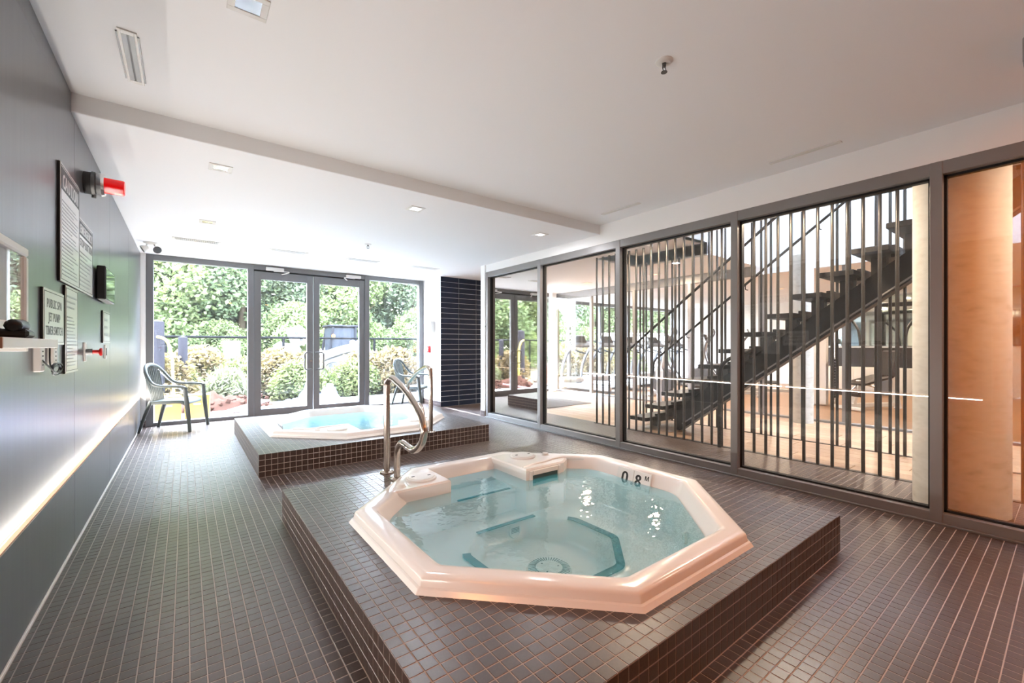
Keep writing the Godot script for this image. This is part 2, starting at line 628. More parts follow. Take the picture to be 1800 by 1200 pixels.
func make_left_wall() -> void:
	var st := st_new()
	# the wall behind the panels, open from z = -0.75 to 0.35 for the sauna
	span(st, Vector3(X_LEFT - 0.2, 0, -8.6), Vector3(X_LEFT - 0.03, CEIL_HIGH + 0.05, -0.75))
	span(st, Vector3(X_LEFT - 0.2, 0, 0.35), Vector3(X_LEFT, CEIL_HIGH + 0.05, Z_REAR + 0.1))
	span(st, Vector3(X_LEFT - 0.2, 2.2, -0.75), Vector3(X_LEFT, CEIL_HIGH + 0.05, 0.35))
	var wall := struct("wall_left", st, mats.joint_dark)
	var cuts := [-0.752, -2.142, -3.632, -5.141, -6.65, -8.33]
	for k in cuts.size() - 1:
		var z0: float = cuts[k + 1] + 0.0018
		var z1: float = cuts[k] - 0.0018
		var top: float = CEIL_LOW if cuts[k + 1] < -4.0 else CEIL_HIGH
		for band in [[0.014, LED_Y - 0.024], [LED_Y + 0.024, top - 0.004]]:
			st = st_new()
			if band[0] > 0.1 and z0 < Z_SOFFIT and z1 > Z_SOFFIT:
				top = CEIL_LOW - 0.004
				span(st, Vector3(X_LEFT - 0.03, band[0], z0), Vector3(X_LEFT, top, z1), 0.0012)
				span(st, Vector3(X_LEFT - 0.03, top - 0.001, Z_SOFFIT + 0.002), Vector3(X_LEFT, CEIL_HIGH - 0.004, z1), 0.0012)
			else:
				span(st, Vector3(X_LEFT - 0.03, band[0], z0), Vector3(X_LEFT, band[1], z1), 0.0012)
			part("panel", st, mats.wall_panel, wall)
	st = st_new()
	span(st, Vector3(X_LEFT - 0.03, -0.003, -8.33), Vector3(X_LEFT + 0.006, 0.013, -0.76), 0.002)
	struct("baseboard_left", st, mats.white_plastic)
	# the strip lies in the groove between the panels
	var lamp := thing("light_strip", "long warm strip light in the groove along the grey wall", "light", Vector3(X_LEFT, LED_Y, -4.55))
	st = st_new()
	span(st, Vector3(-0.0298, -0.0235, -3.77), Vector3(-0.024, 0.0235, 3.78))
	part("channel", st, mats.white_plastic, lamp)
	st = st_new()
	span(st, Vector3(-0.024, -0.022, -3.77), Vector3(-0.004, 0.014, 3.78), 0.003)
	part("diffuser", st, glow("strip_glow", Color(1.0, 0.82, 0.67), 0.62), lamp)
	area(Vector3(X_LEFT + 0.008, LED_Y - 0.012, -4.55), Vector3(0.8, 0.6, 0), Vector2(7.5, 0.01), Color(1.0, 0.965, 0.93), 7.0, lamp)
	# the warm timber room behind the opening, at the left of the camera
	var oak := mat("sauna_wood", Color(0.78, 0.52, 0.32), 0.6)
	var room := Node3D.new()
	room.name = "wall_sauna"
	add_child(room)
	room.set_meta("kind", "structure")
	for b in [[Vector3(-2.4, 0, -0.95), Vector3(X_LEFT - 0.2, 2.3, -0.85)], [Vector3(-2.4, 0, 0.95), Vector3(X_LEFT - 0.2, 2.3, 1.05)], [Vector3(-2.5, 0, -0.95), Vector3(-2.4, 2.3, 1.05)], [Vector3(-2.5, 2.25, -0.95), Vector3(X_LEFT - 0.2, 2.35, 1.05)], [Vector3(-2.5, -0.1, -0.95), Vector3(X_LEFT - 0.2, 0.0, 1.05)]]:
		st = st_new()
		span(st, b[0], b[1])
		part("boarding", st, oak, room)
	st = st_new()
	for s in [-0.75, 0.35]:
		span(st, Vector3(X_LEFT - 0.2, 0, s - 0.04), Vector3(X_LEFT + 0.02, 2.24, s + 0.04), 0.003)
	span(st, Vector3(X_LEFT - 0.2, 2.2, -0.79), Vector3(X_LEFT + 0.02, 2.28, 0.39), 0.003)
	struct("trim_1", st, mats.frame_dark)
	var sl := thing("sauna_lamp", "warm lamp panel on the ceiling of the timber room", "light", Vector3(-1.4, 2.24, 0.0))
	st = st_new()
	box(st, Vector3(0, -0.008, 0), Vector3(0.66, 0.016, 0.66), 0.004)
	part("frame", st, mats.white_plastic, sl)
	st = st_new()
	box(st, Vector3(0, -0.018, 0), Vector3(0.6, 0.008, 0.6), 0.002)
	part("diffuser", st, glow("sauna_glow", Color(1.0, 0.62, 0.3), 6.0), sl)
	area(Vector3(-1.4, 2.21, 0), Vector3.DOWN, Vector2(0.6, 0.6), Color(1.0, 0.62, 0.3), 2.2, sl)

# ---------------------------------------------------------------- glazed end wall with the garden doors
func make_end_wall() -> void:
	var z := Z_END
	var fg: Material = mats.frame_grey
	var st := st_new()
	span(st, Vector3(X_LEFT - 0.2, 0, z - 0.2), Vector3(-0.47, CEIL_LOW + 0.05, z + 0.02))
	span(st, Vector3(X_LEFT - 0.2, CEIL_LOW - 0.005, z - 0.2), Vector3(4.2, CEIL_LOW + 0.25, z + 0.01))
	struct("wall_end", st, mats.white_paint)
	# baseboard tiles at the two ends
	st = st_new()
	span(st, Vector3(X_LEFT + 0.002, 0, z + 0.02), Vector3(-0.47, 0.104, z + 0.026))
	var bb := struct("baseboard_end", st, mats.grout)
	var small := tile_mesh(0.048, 0.048, 0.006, 0.001)
	for r in 2:
		var o := part("tile", small, mats.mosaic, bb)
		o.transform = Transform3D(Basis(Vector3(1.2, 0, 0), Vector3(0, 0, 1), Vector3(0, -1, 0)), Vector3(-0.502, 0.027 + r * 0.052, z + 0.029))
	# fixed frame
	st = st_new()
	for x in [[-0.475, -0.385], [0.82, 0.905], [2.755, 2.84], [3.885, 3.975]]:
		span(st, Vector3(x[0], 0, z - 0.1), Vector3(x[1], CEIL_LOW - 0.004, z + 0.02), 0.003)
	span(st, Vector3(-0.4, CEIL_LOW - 0.085, z - 0.1), Vector3(3.9, CEIL_LOW - 0.004, z + 0.015), 0.003)
	for x in [[-0.4, 0.83], [2.83, 3.9]]:
		span(st, Vector3(x[0], 0, z - 0.1), Vector3(x[1], 0.055, z + 0.015), 0.003)
	span(st, Vector3(0.9, -0.003, z - 0.1), Vector3(2.76, 0.012, z + 0.03), 0.003)
	var frame := struct("window_1", st, fg)
	st = st_new()
	span(st, Vector3(0.905, CEIL_LOW - 0.105, z - 0.06), Vector3(2.755, CEIL_LOW - 0.082, z - 0.01))
	part("gasket", st, mats.gasket, frame)
	for x in [[-0.39, 0.825], [2.835, 3.89]]:
		st = st_new()
		span(st, Vector3(x[0], 0.05, z - 0.045), Vector3(x[1], CEIL_LOW - 0.08, z - 0.039))
		part("pane", st, mats.clear_glass, frame)
	# two door leaves
	for n in 2:
		var x0 := 0.912 if n == 0 else 1.838
		var x1 := 1.826 if n == 0 else 2.748
		var head := 2.455
		st = st_new()
		span(st, Vector3(x0, 0.012, z - 0.06), Vector3(x0 + 0.1, head, z), 0.003)
		span(st, Vector3(x1 - 0.1, 0.012, z - 0.06), Vector3(x1, head, z), 0.003)
		span(st, Vector3(x0 + 0.1, head - 0.13, z - 0.06), Vector3(x1 - 0.1, head, z), 0.003)
		span(st, Vector3(x0 + 0.1, 0.012, z - 0.06), Vector3(x1 - 0.1, 0.13, z), 0.003)
		var door := struct("door_%d" % (n + 1), st, fg)
		st = st_new()
		span(st, Vector3(x0 + 0.095, 0.125, z - 0.035), Vector3(x1 - 0.095, head - 0.125, z - 0.029))
		part("pane", st, mats.clear_glass, door)
		# pull handle: a D of bent tube towards the middle of the leaf
		var hx := x1 - 0.035 if n == 0 else x0 + 0.035
		var side := -1.0 if n == 0 else 1.0
		st = st_new()
		tube(st, filleted([Vector3(hx, 0.78, z), Vector3(hx, 0.78, z + 0.05), Vector3(hx + side * 0.115, 0.78, z + 0.075), Vector3(hx + side * 0.115, 1.08, z + 0.075), Vector3(hx, 1.08, z + 0.05), Vector3(hx, 1.08, z)], 0.035, 4), 0.0145, 10)
		part("handle", st, mat("pull_steel", Color(0.42, 0.42, 0.42), 0.4, 0.5), door)
		if n == 0:
			st = st_new()
			cyl(st, Vector3(hx, 0.93, z), Vector3(hx, 0.93, z + 0.012), 0.019)
			part("lock_cylinder", st, mats.chrome, door)
		# closer on the head of the frame with its folded arm
		st = st_new()
		var cx := x0 + 0.3 if n == 0 else x1 - 0.22
		box(st, Vector3(cx, CEIL_LOW - 0.062, z + 0.045), Vector3(0.27, 0.055, 0.06), 0.006)
		var cl := part("closer", st, mats.white_plastic, door)
		st = st_new()
		var s2 := 1.0 if n == 0 else -1.0
		bar(st, Vector3(cx - 0.02 * s2, CEIL_LOW - 0.096, z + 0.05), Vector3(cx + 0.2 * s2, CEIL_LOW - 0.105, z + 0.16), 0.02, 0.01, 0.002)
		bar(st, Vector3(cx + 0.2 * s2, CEIL_LOW - 0.115, z + 0.16), Vector3(cx + 0.11 * s2, CEIL_LOW - 0.135, z + 0.015), 0.02, 0.01, 0.002)
		part("arm", st, mats.white_plastic, cl)
	# return wall at the right of the window and the slate-tiled wall beside it
	st = st_new()
	span(st, Vector3(3.98, 0, z - 0.2), Vector3(4.2, CEIL_LOW + 0.05, -7.56))
	struct("wall_return", st, mats.white_paint)
	st = st_new()
	span(st, Vector3(3.976, 0, z), Vector3(3.98, 0.106, -7.556))
	bb = struct("baseboard_return", st, mats.grout)
	for i in 15:
		for r in 2:
			var o := part("tile", small, mats.mosaic, bb)
			o.transform = Transform3D(Basis(Vector3(0, 1, 0), Vector3(-1, 0, 0), Vector3(0, 0, 1)), Vector3(3.972, 0.027 + r * 0.052, z + 0.028 + i * 0.0515))
	st = st_new()
	span(st, Vector3(4.0, 0, -7.75), Vector3(6.3, CEIL_LOW + 0.05, -7.556))
	var slate := struct("wall_slate", st, mat("slate_grout", Color(0.80, 0.80, 0.80), 0.85))
	var th := CEIL_LOW / 25.0
	var big := tile_mesh(0.403, th - 0.008, 0.008, 0.0015)
	for i in 6:
		for r in 25:
			var o := part("tile", big, mats.slate_tile, slate)
			o.transform = Transform3D(Basis(Vector3(0.93 if i == 5 else 1.0, 0, 0), Vector3(0, 0, 1), Vector3(0, -1, 0)), Vector3(3.985 + 0.2 + i * 0.41 - (0.014 if i == 5 else 0.0), (r + 0.5) * th, -7.55))

# ---------------------------------------------------------------- glazed partition to the corridor
const MULLIONS := [-6.03, -4.69, -3.27, -1.925, -0.58, 0.77, 2.12]

func make_glass_wall() -> void:
	var x := X_GLASS
	var fd: Material = mats.frame_dark
	# white jamb between the alcove and the frame, tiled at its foot
	var st := st_new()
	span(st, Vector3(x - 0.02, 0, -6.19), Vector3(x + 0.14, CEIL_LOW + 0.02, -6.06), 0.003)
	struct("wall_jamb", st, mats.white_paint)
	st = st_new()
	span(st, Vector3(x - 0.024, 0, -6.194), Vector3(x + 0.1, 0.1, -6.054), 0.001)
	var bb := struct("baseboard_jamb", st, mats.grout)
	var small := tile_mesh(0.048, 0.048, 0.006, 0.001)
	for i in 2:
		for r in 2:
			var o := part("tile", small, mats.mosaic, bb)
			o.transform = Transform3D(Basis(Vector3(0, 1, 0), Vector3(-1, 0, 0), Vector3(0, 0, 1.25)), Vector3(x - 0.027, 0.027 + r * 0.05, -6.157 + i * 0.066))
	st = st_new()
	span(st, Vector3(x, 2.355, -6.06), Vector3(x + 0.13, 2.443, Z_REAR), 0.003)
	span(st, Vector3(x, 0, -6.06), Vector3(x + 0.13, 0.075, Z_REAR), 0.003)
	for z in MULLIONS:
		span(st, Vector3(x - 0.004, 0, z - 0.032), Vector3(x + 0.134, 2.443, z + 0.032), 0.003)
	var frame := struct("window_2", st, fd)
	# light sill bead along the floor
	st = st_new()
	span(st, Vector3(x - 0.028, -0.003, -6.06), Vector3(x, 0.014, Z_REAR), 0.003)
	part("sill", st, mats.frame_grey, frame)
	st = st_new()
	for k in MULLIONS.size() - 1:
		var z0: float = MULLIONS[k] + 0.032
		var z1: float = MULLIONS[k + 1] - 0.032
		for b in [[0.075, 0.09], [2.34, 2.355]]:
			span(st, Vector3(x + 0.05, b[0], z0), Vector3(x + 0.1, b[1], z1))
		for zz in [[z0, z0 + 0.014], [z1 - 0.014, z1]]:
			span(st, Vector3(x + 0.05, 0.075, zz[0]), Vector3(x + 0.1, 2.355, zz[1]))
	part("gasket", st, mats.gasket, frame)
	var mirror := mat("mirrored_glass", Color(0.74, 0.70, 0.66), 0.03, 1.0)
	var amber := glass("amber_glass", Color(0.90, 0.60, 0.22), 0.28)
	for k in MULLIONS.size() - 1:
		st = st_new()
		span(st, Vector3(x + 0.073, 0.07, MULLIONS[k] + 0.03), Vector3(x + 0.081, 2.36, MULLIONS[k + 1] - 0.03))
		part("pane", st, mirror if k == 0 else amber if k >= 4 else mats.clear_glass, frame)
	# small latch studs on two posts
	for z in [-6.05, -3.285]:
		st = st_new()
		cyl(st, Vector3(x - 0.004, 1.53, z), Vector3(x - 0.03, 1.53, z), 0.011, 10)
		part("stud", st, mats.chrome, frame)
# ---------------------------------------------------------------- beyond the glass: corridor, stairwell, gym shell
const SX0 := 5.09          # front row of rods
const SX1 := 6.228         # rear row of rods

func make_far_side() -> void:
	var wp: Material = mats.white_paint
	var cp: Material = mats.ceiling_paint
	var st := st_new()
	span(st, Vector3(X_GLASS + 0.16, -0.12, -6.05), Vector3(5.14, -0.0013, 2.9))
	var fl := struct("floor_corridor", st, mats.grout)
	var tile := tile_mesh(PITCH - 0.0038, PITCH - 0.0038, 0.006, 0.0011)
	var list := []
	for i in 19:
		for j in 166:
			list.append(Transform3D(Basis.IDENTITY, Vector3(X_GLASS + 0.14 + (i + 0.5) * PITCH, 0, -6.03 + (j + 0.5) * PITCH)))
	lay(fl, list, tile, mats.mosaic, PITCH)
	# plank floor: boards one by one as far as the row of posts, plain oak in the gym
	st = st_new()
	span(st, Vector3(5.14, -0.12, -9.6), Vector3(15.3, -0.006, 2.9))
	var wood := struct("floor_gym", st, mats.oak)
	var plank := st_new()
	box(plank, Vector3(0, -0.006, 0), Vector3(0.186, 0.012, 1.494), 0.0015)
	var pm := mesh_of(plank)
	var oak2 := mat("oak_light", Color(1, 1, 1), 0.32)
	textured(oak2, noise_tex(0.02, ramp([[0.0, Color(0.61, 0.47, 0.36)], [0.5, Color(0.69, 0.56, 0.44)], [1.0, Color(0.76, 0.64, 0.52)]]), 32, 512, 5), Vector3(4.0, 1.0, 0.5))
	for i in 15:
		for j in 8:
			var o := part("plank", pm, mats.oak if (i * 7 + j * 3) % 5 < 3 else oak2, wood)
			o.position = Vector3(5.243 + i * 0.189, 0, -8.1 + j * 1.5 + (i * 5 % 8) * 0.187)
	# ceilings
	st = st_new()
	span(st, Vector3(4.19, 2.6, -8.7), Vector3(5.12, 2.8, 2.9))
	span(st, Vector3(5.12, 2.6, -9.9), Vector3(15.3, 2.8, -4.67))
	span(st, Vector3(6.3, 2.6, -4.67), Vector3(15.3, 2.8, -3.4))
	span(st, Vector3(5.12, 2.77, -4.67), Vector3(6.3, 2.9, -3.4))
	span(st, Vector3(7.95, 2.6, -3.4), Vector3(15.3, 2.8, 2.9))
	struct("ceiling_gym", st, cp)
	# edge beams round the stair opening, and the shaft above it
	st = st_new()
	span(st, Vector3(6.3, 2.575, -4.67), Vector3(6.38, 2.77, -3.4), 0.003)
	span(st, Vector3(5.1, 2.575, -4.72), Vector3(6.38, 2.77, -4.67), 0.003)
	span(st, Vector3(7.93, 2.43, -3.4), Vector3(8.03, 2.93, 2.5), 0.003)
	struct("trim_2", st, wp)
	st = st_new()
	span(st, Vector3(4.98, 2.6, -3.4), Vector3(5.12, 5.0, 2.5))
	span(st, Vector3(4.98, 2.77, -3.5), Vector3(8.1, 5.0, -3.4))
	span(st, Vector3(7.98, 2.9, -3.4), Vector3(8.1, 5.0, 2.5))
	span(st, Vector3(4.98, 2.6, 2.4), Vector3(8.1, 5.0, 2.55))
	struct("wall_shaft", st, wp)
	st = st_new()
	for k in 5:
		span(st, Vector3(5.0, 5.0, -3.45 + k * 1.47), Vector3(8.08, 5.08, -3.37 + k * 1.47))
	for k in 2:
		span(st, Vector3(5.0 + k * 3.0, 5.0, -3.45), Vector3(5.08 + k * 3.0, 5.08, 2.5))
	var sky := struct("window_3", st, mats.frame_grey)
	for k in 4:
		st = st_new()
		span(st, Vector3(7.3, 5.03, -3.38 + k * 1.47), Vector3(8.03, 5.037, -2.0 + k * 1.47))
		part("pane", st, mats.clear_glass, sky)
	st = st_new()
	span(st, Vector3(4.98, 5.0, -3.5), Vector3(7.35, 5.1, 2.55))
	struct("ceiling_shaft", st, cp)
	# outer walls of the gym
	st = st_new()
	span(st, Vector3(15.2, 0, -9.7), Vector3(15.4, 2.8, 2.9))
	struct("wall_gym_far", st, wp)
	st = st_new()
	span(st, Vector3(4.19, 0, 2.6), Vector3(15.4, 2.8, 2.9))
	struct("wall_gym_side", st, wp)
	# glazing to the garden: the corridor's end and the long side of the gym
	st = st_new()
	var posts := [6.34, 7.17]
	for x in posts:
		span(st, Vector3(x - 0.03, 0, -8.6), Vector3(x + 0.03, 2.6, -8.5), 0.003)
	span(st, Vector3(6.3, 2.5, -8.6), Vector3(8.06, 2.6, -8.5), 0.003)
	span(st, Vector3(6.3, 0, -8.6), Vector3(8.06, 0.06, -8.5), 0.003)
	var w4 := struct("window_4", st, mats.frame_grey)
	for k in 2:
		st = st_new()
		span(st, Vector3(6.36 + k * 0.83, 0.05, -8.555), Vector3(7.15 + k * 0.83, 2.52, -8.549))
		part("pane", st, mats.clear_glass, w4)
	st = st_new()
	for k in 6:
		span(st, Vector3(8.02 + k * 1.42, 0, -9.6), Vector3(8.09 + k * 1.42, 2.6, -9.5), 0.003)
	span(st, Vector3(8.0, 2.5, -9.6), Vector3(15.3, 2.6, -9.5), 0.003)
	span(st, Vector3(8.0, 0, -9.6), Vector3(15.3, 0.06, -9.5), 0.003)
	span(st, Vector3(7.98, 2.5, -9.6), Vector3(8.06, 2.6, -8.5), 0.003)
	span(st, Vector3(7.98, 0, -9.6), Vector3(8.06, 0.06, -8.5), 0.003)
	var w5 := struct("window_5", st, mats.frame_grey)
	for k in 5:
		st = st_new()
		span(st, Vector3(8.08 + k * 1.42, 0.05, -9.555), Vector3(9.45 + k * 1.42, 2.52, -9.549))
		part("pane", st, mats.clear_glass, w5)
	# white pier at the corridor's end
	st = st_new()
	span(st, Vector3(7.68, 0, -8.5), Vector3(7.83, 2.6, -8.36), 0.004)
	struct("wall_pier", st, wp)
	# row of posts with a dark floor track between corridor and gym
	st = st_new()
	span(st, Vector3(7.95, -0.004, -8.5), Vector3(8.05, 0.035, 2.5), 0.003)
	span(st, Vector3(7.96, 2.43, -8.5), Vector3(8.04, 2.6, -3.4), 0.003)
	for z in [-8.5, -7.28, -6.0, -4.67, -3.34, -2.14, -0.9, 0.4, 1.7]:
		span(st, Vector3(7.965, 0, z - 0.035), Vector3(8.035, 2.5, z + 0.035), 0.003)
	struct("trim_3", st, mats.frame_dark)
	# the heavy round column and a thin one deeper in
	var col := thing("concrete_column", "thick round board-marked concrete column right behind the glass", "column", Vector3(4.485, 0, -0.52))
	st = st_new()
	lathe(st, [Vector2(0.252, 0), Vector2(0.252, 2.62)], Vector3.ZERO, Vector3.UP, 40)
	part("shaft", st, mats.concrete, col)
	st = st_new()
	lathe(st, [Vector2(0.253, 0.004), Vector2(0.258, 0.006), Vector2(0.256, 0.022), Vector2(0.253, 0.026)], Vector3.ZERO, Vector3.UP, 40)
	part("sealant", st, mats.gasket, col)
	col = thing("concrete_column", "slim round concrete column standing beyond the stair rods", "column", Vector3(7.72, 0, -2.62))
	st = st_new()
	lathe(st, [Vector2(0.15, 0), Vector2(0.15, 2.62)], Vector3.ZERO, Vector3.UP, 28)
	part("shaft", st, mats.concrete, col)
	# dark cupboard front beyond the column, at the picture's right edge
	st = st_new()
	span(st, Vector3(5.6, 0, 0.3), Vector3(5.68, 2.1, 1.9), 0.003)
	var pan := struct("wall_stair_end", st, mats.frame_dark)
	st = st_new()
	box(st, Vector3(5.59, 1.05, 0.36), Vector3(0.03, 2.05, 0.05), 0.003)
	part("edge_post", st, mats.black_steel, pan)

# ---------------------------------------------------------------- the tubs
func octo(a: float, r: float, y: float) -> Array:
	var out := []
	var c := cos(PI / 8)
	for k in 8:
		var va := PI / 8 + k * PI / 4
		var m := Vector2(cos(va), sin(va)) * ((a - r) / c)
		for j in 6:
			var t := va - PI / 8 + PI / 4 * j / 5.0
			out.append(Vector3(m.x + cos(t) * r, y, m.y + sin(t) * r))
	return out

func make_tub(label: String, at: Vector3, turn: float) -> Node3D:
	var root := thing("spa_tub", label, "hot tub", at, turn)
	var gel: Material = mats.gelcoat
	var st := st_new()
	skin(st, [octo(1.065, 0.012, 0.0), octo(1.052, 0.012, 0.018), octo(1.042, 0.012, 0.022)], false)
	skin(st, [octo(1.042, 0.012, 0.018), octo(1.036, 0.014, 0.048), octo(1.032, 0.02, 0.057), octo(1.02, 0.03, 0.0625), octo(1.0, 0.03, 0.064), octo(0.955, 0.05, 0.064), octo(0.937, 0.07, 0.061), octo(0.925, 0.09, 0.052), octo(0.917, 0.11, 0.03), octo(0.885, 0.2, -0.015), octo(0.873, 0.22, -0.06), octo(0.85, 0.22, -0.2), octo(0.835, 0.22, -0.25), octo(0.8, 0.2, -0.27), octo(0.6, 0.15, -0.272), octo(0.46, 0.1, -0.272), octo(0.445, 0.1, -0.278), octo(0.435, 0.1, -0.3), octo(0.41, 0.1, -0.395), octo(0.38, 0.09, -0.41), octo(0.02, 0.01, -0.412)])
	part("shell", st, gel, root)
	# the two corner decks between rim and water
	var left := [Vector2(-0.33, -0.59), Vector2(-0.33, -0.985), Vector2(-0.41, -0.985), Vector2(-0.80, -0.59)]
	var right := [Vector2(0.24, -0.47), Vector2(0.24, -0.985), Vector2(0.41, -0.985), Vector2(0.81, -0.585), Vector2(0.63, -0.47)]
	for d in [left, right]:
		st = st_new()
		prism(st, d, -0.3, 0.0625, 0.012)
		part("corner_deck", st, gel, root)
	# raised flowing bead along the right deck
	st = st_new()
	tube(st, smoothed([Vector3(0.26, 0.055, -0.53), Vector3(0.36, 0.06, -0.545), Vector3(0.5, 0.062, -0.55), Vector3(0.62, 0.062, -0.57), Vector3(0.72, 0.062, -0.55), Vector3(0.83, 0.06, -0.44)], 5), 0.014, 8)
	part("bead", st, gel, root)
	# entry steps between the decks
	st = st_new()
	span(st, Vector3(-0.34, -0.3, -0.9), Vector3(0.25, -0.11, -0.6), 0.012)
	part("step", st, gel, root)
	st = st_new()
	span(st, Vector3(-0.26, -0.003, -0.012), Vector3(0.2, 0.003, 0.012), 0.002)
	var o := part("nosing_strip", st, mats.black_strip, root)
	o.position = Vector3(0, -0.107, -0.62)
	st = st_new()
	span(st, Vector3(-0.25, -0.003, -0.018), Vector3(0.25, 0.003, 0.018), 0.002)
	o = part("nosing_strip", st, mats.black_strip, root)
	o.position = Vector3(0.02, -0.268, -0.41)
	# dark strips along the seat edge
	var ring := octo(0.455, 0.1, -0.266)
	for run in [[42, 21], [19, 9]]:
		var path := []
		for k in run[1]:
			var q: Vector3 = ring[(run[0] + k) % 48]
			path.append(q)
		st = st_new()
		for k in path.size() - 1:
			bar(st, path[k], path[k + 1] + (path[k + 1] - path[k]).normalized() * 0.01, 0.05, 0.006)
		part("seat_strip", st, mats.black_strip, root)
	# jets on the seat wall
	for a in [-0.6, 0.25, 0.8, 1.57, 2.3, 2.9, 3.6]:
		var dir := Vector3(cos(a), 0, sin(a))
		st = st_new()
		lathe(st, [Vector2(0, 0.012), Vector2(0.014, 0.012), Vector2(0.016, 0.02), Vector2(0.034, 0.018), Vector2(0.036, 0.0)], Vector3.ZERO, -dir, 14)
		o = part("jet", st, mats.white_plastic, root)
		var off := fposmod(a + PI / 8, PI / 4) - PI / 8
		o.position = dir * (0.855 / cos(off)) + Vector3(0, -0.16, 0)
	# floor drain: a slotted disc with a solid middle
	st = st_new()
	lathe(st, [Vector2(0, 0.018), Vector2(0.078, 0.018), Vector2(0.135, 0.012), Vector2(0.142, 0.0)], Vector3(0.02, -0.411, 0.03), Vector3.UP, 40)
	var drain := part("drain_cover", st, mats.white_plastic, root)
	st = st_new()
	for k in 44:
		var a := TAU * k / 44.0
		var d := Vector3(cos(a), 0, sin(a))
		bar(st, Vector3(0.02, -0.3935, 0.03) + d * 0.084, Vector3(0.02, -0.3995, 0.03) + d * 0.133, 0.006, 0.003)
	for k in 3:
		var a := TAU * k / 3.0 + 0.4
		cyl(st, Vector3(0.02 + cos(a) * 0.06, -0.395, 0.03 + sin(a) * 0.06), Vector3(0.02 + cos(a) * 0.06, -0.392, 0.03 + sin(a) * 0.06), 0.006, 8)
	part("slots", st, mat("slot_dark", Color(0.2, 0.26, 0.27), 0.7), drain)
	st = st_new()
	lathe(st, [Vector2(0, 0.01), Vector2(0.03, 0.012), Vector2(0.05, 0.008), Vector2(0.054, 0.0)], Vector3(0.09, -0.335, -0.418), Vector3(0, 0.2, 0.98), 24)
	var gr := part("suction_grille", st, mats.white_plastic, root)
	st = st_new()
	for k in 5:
		bar(st, Vector3(0.055, -0.355 + k * 0.01, -0.405), Vector3(0.125, -0.355 + k * 0.01, -0.405), 0.003, 0.004)
	part("slots", st, mats.slot_dark, gr)
	# skimmer opening in the right deck
	st = st_new()
	span(st, Vector3(0.27, -0.1, -0.472), Vector3(0.30, 0.045, -0.458), 0.004)
	span(st, Vector3(0.56, -0.1, -0.472), Vector3(0.59, 0.045, -0.458), 0.004)
	span(st, Vector3(0.3, 0.008, -0.472), Vector3(0.56, 0.045, -0.458), 0.004)
	span(st, Vector3(0.3, -0.1, -0.472), Vector3(0.56, -0.075, -0.458), 0.004)
	var sk := part("skimmer", st, mats.white_plastic, root)
	st = st_new()
	span(st, Vector3(0.3, -0.075, -0.471), Vector3(0.56, 0.008, -0.4685))
	part("opening", st, mat("skimmer_dark", Color(0.22, 0.32, 0.33), 0.5), sk)
	# lids and air knobs
	for l in [[Vector3(-0.48, 0.0625, -0.745), 0.105], [Vector3(0.455, 0.0625, -0.78), 0.105]]:
		st = st_new()
		lathe(st, [Vector2(0, 0.019), Vector2(0.088, 0.019), Vector2(0.092, 0.015), Vector2(0.1, 0.015), Vector2(0.105, 0.01), Vector2(0.105, 0.0)], l[0], Vector3.UP, 36)
		var lid := part("lid", st, mats.white_plastic, root)
		st = st_new()
		for s in [-1, 1]:
			box(st, l[0] + Vector3(0.055 * s, 0.0195, 0.012 * s), Vector3(0.022, 0.003, 0.012), 0.001)
		part("finger_slot", st, mats.black_plastic, lid)
	for p in [Vector3(-0.66, 0.0625, -0.665), Vector3(0.645, 0.0625, -0.71)]:
		st = st_new()
		lathe(st, [Vector2(0, 0.018), Vector2(0.022, 0.018), Vector2(0.026, 0.013), Vector2(0.026, 0.006), Vector2(0.032, 0.004), Vector2(0.032, 0)], p, Vector3.UP, 18)
		part("air_knob", st, mats.white_plastic, root)
	# depth marker: two white tiles reading 0 . 8 M
	var mk := Node3D.new()
	mk.name = "depth_marker"
	root.add_child(mk)
	mk.position = Vector3(0.879, -0.004, 0.02)
	mk.basis = Basis(Vector3(0, 0, 1), Vector3(0.28, 0.96, 0), Vector3(-0.96, 0.28, 0))
	for k in 2:
		st = st_new()
		box(st, Vector3(-0.075 + k * 0.15, 0, 0), Vector3(0.148, 0.125, 0.012), 0.002)
		part("tile", st, mats.sign_white, mk)
	letter(mk, "0", Vector3(-0.075, -0.008, 0.0065), 0.085, "digit", true)
	letter(mk, ".", Vector3(-0.008, -0.008, 0.0065), 0.085, "point", true)
	letter(mk, "8", Vector3(0.045, -0.008, 0.0065), 0.085, "digit", true)
	letter(mk, "M", Vector3(0.115, 0.025, 0.0065), 0.032, "unit", true)
	return root

func letter(parent: Node, text: String, at: Vector3, height: float, called := "lettering", black := false, width := 0.0) -> MeshInstance3D:
	var f := SystemFont.new()
	f.font_names = PackedStringArray(["Droid Sans"])
	f.font_weight = 700
	var t := TextMesh.new()
	t.font = f
	t.text = text
	t.font_size = 32
	t.pixel_size = height / 23.0
	t.depth = 0.0008
	t.curve_step = 1.5
	var o := MeshInstance3D.new()
	o.name = called
	o.mesh = t
	o.material_override = mats.black_plastic if black else mats.sign_ink
	o.position = at
	if width > 0.0:
		o.scale.x = width / maxf(t.get_aabb().size.x, 0.001)
	parent.add_child(o, true)
	return o

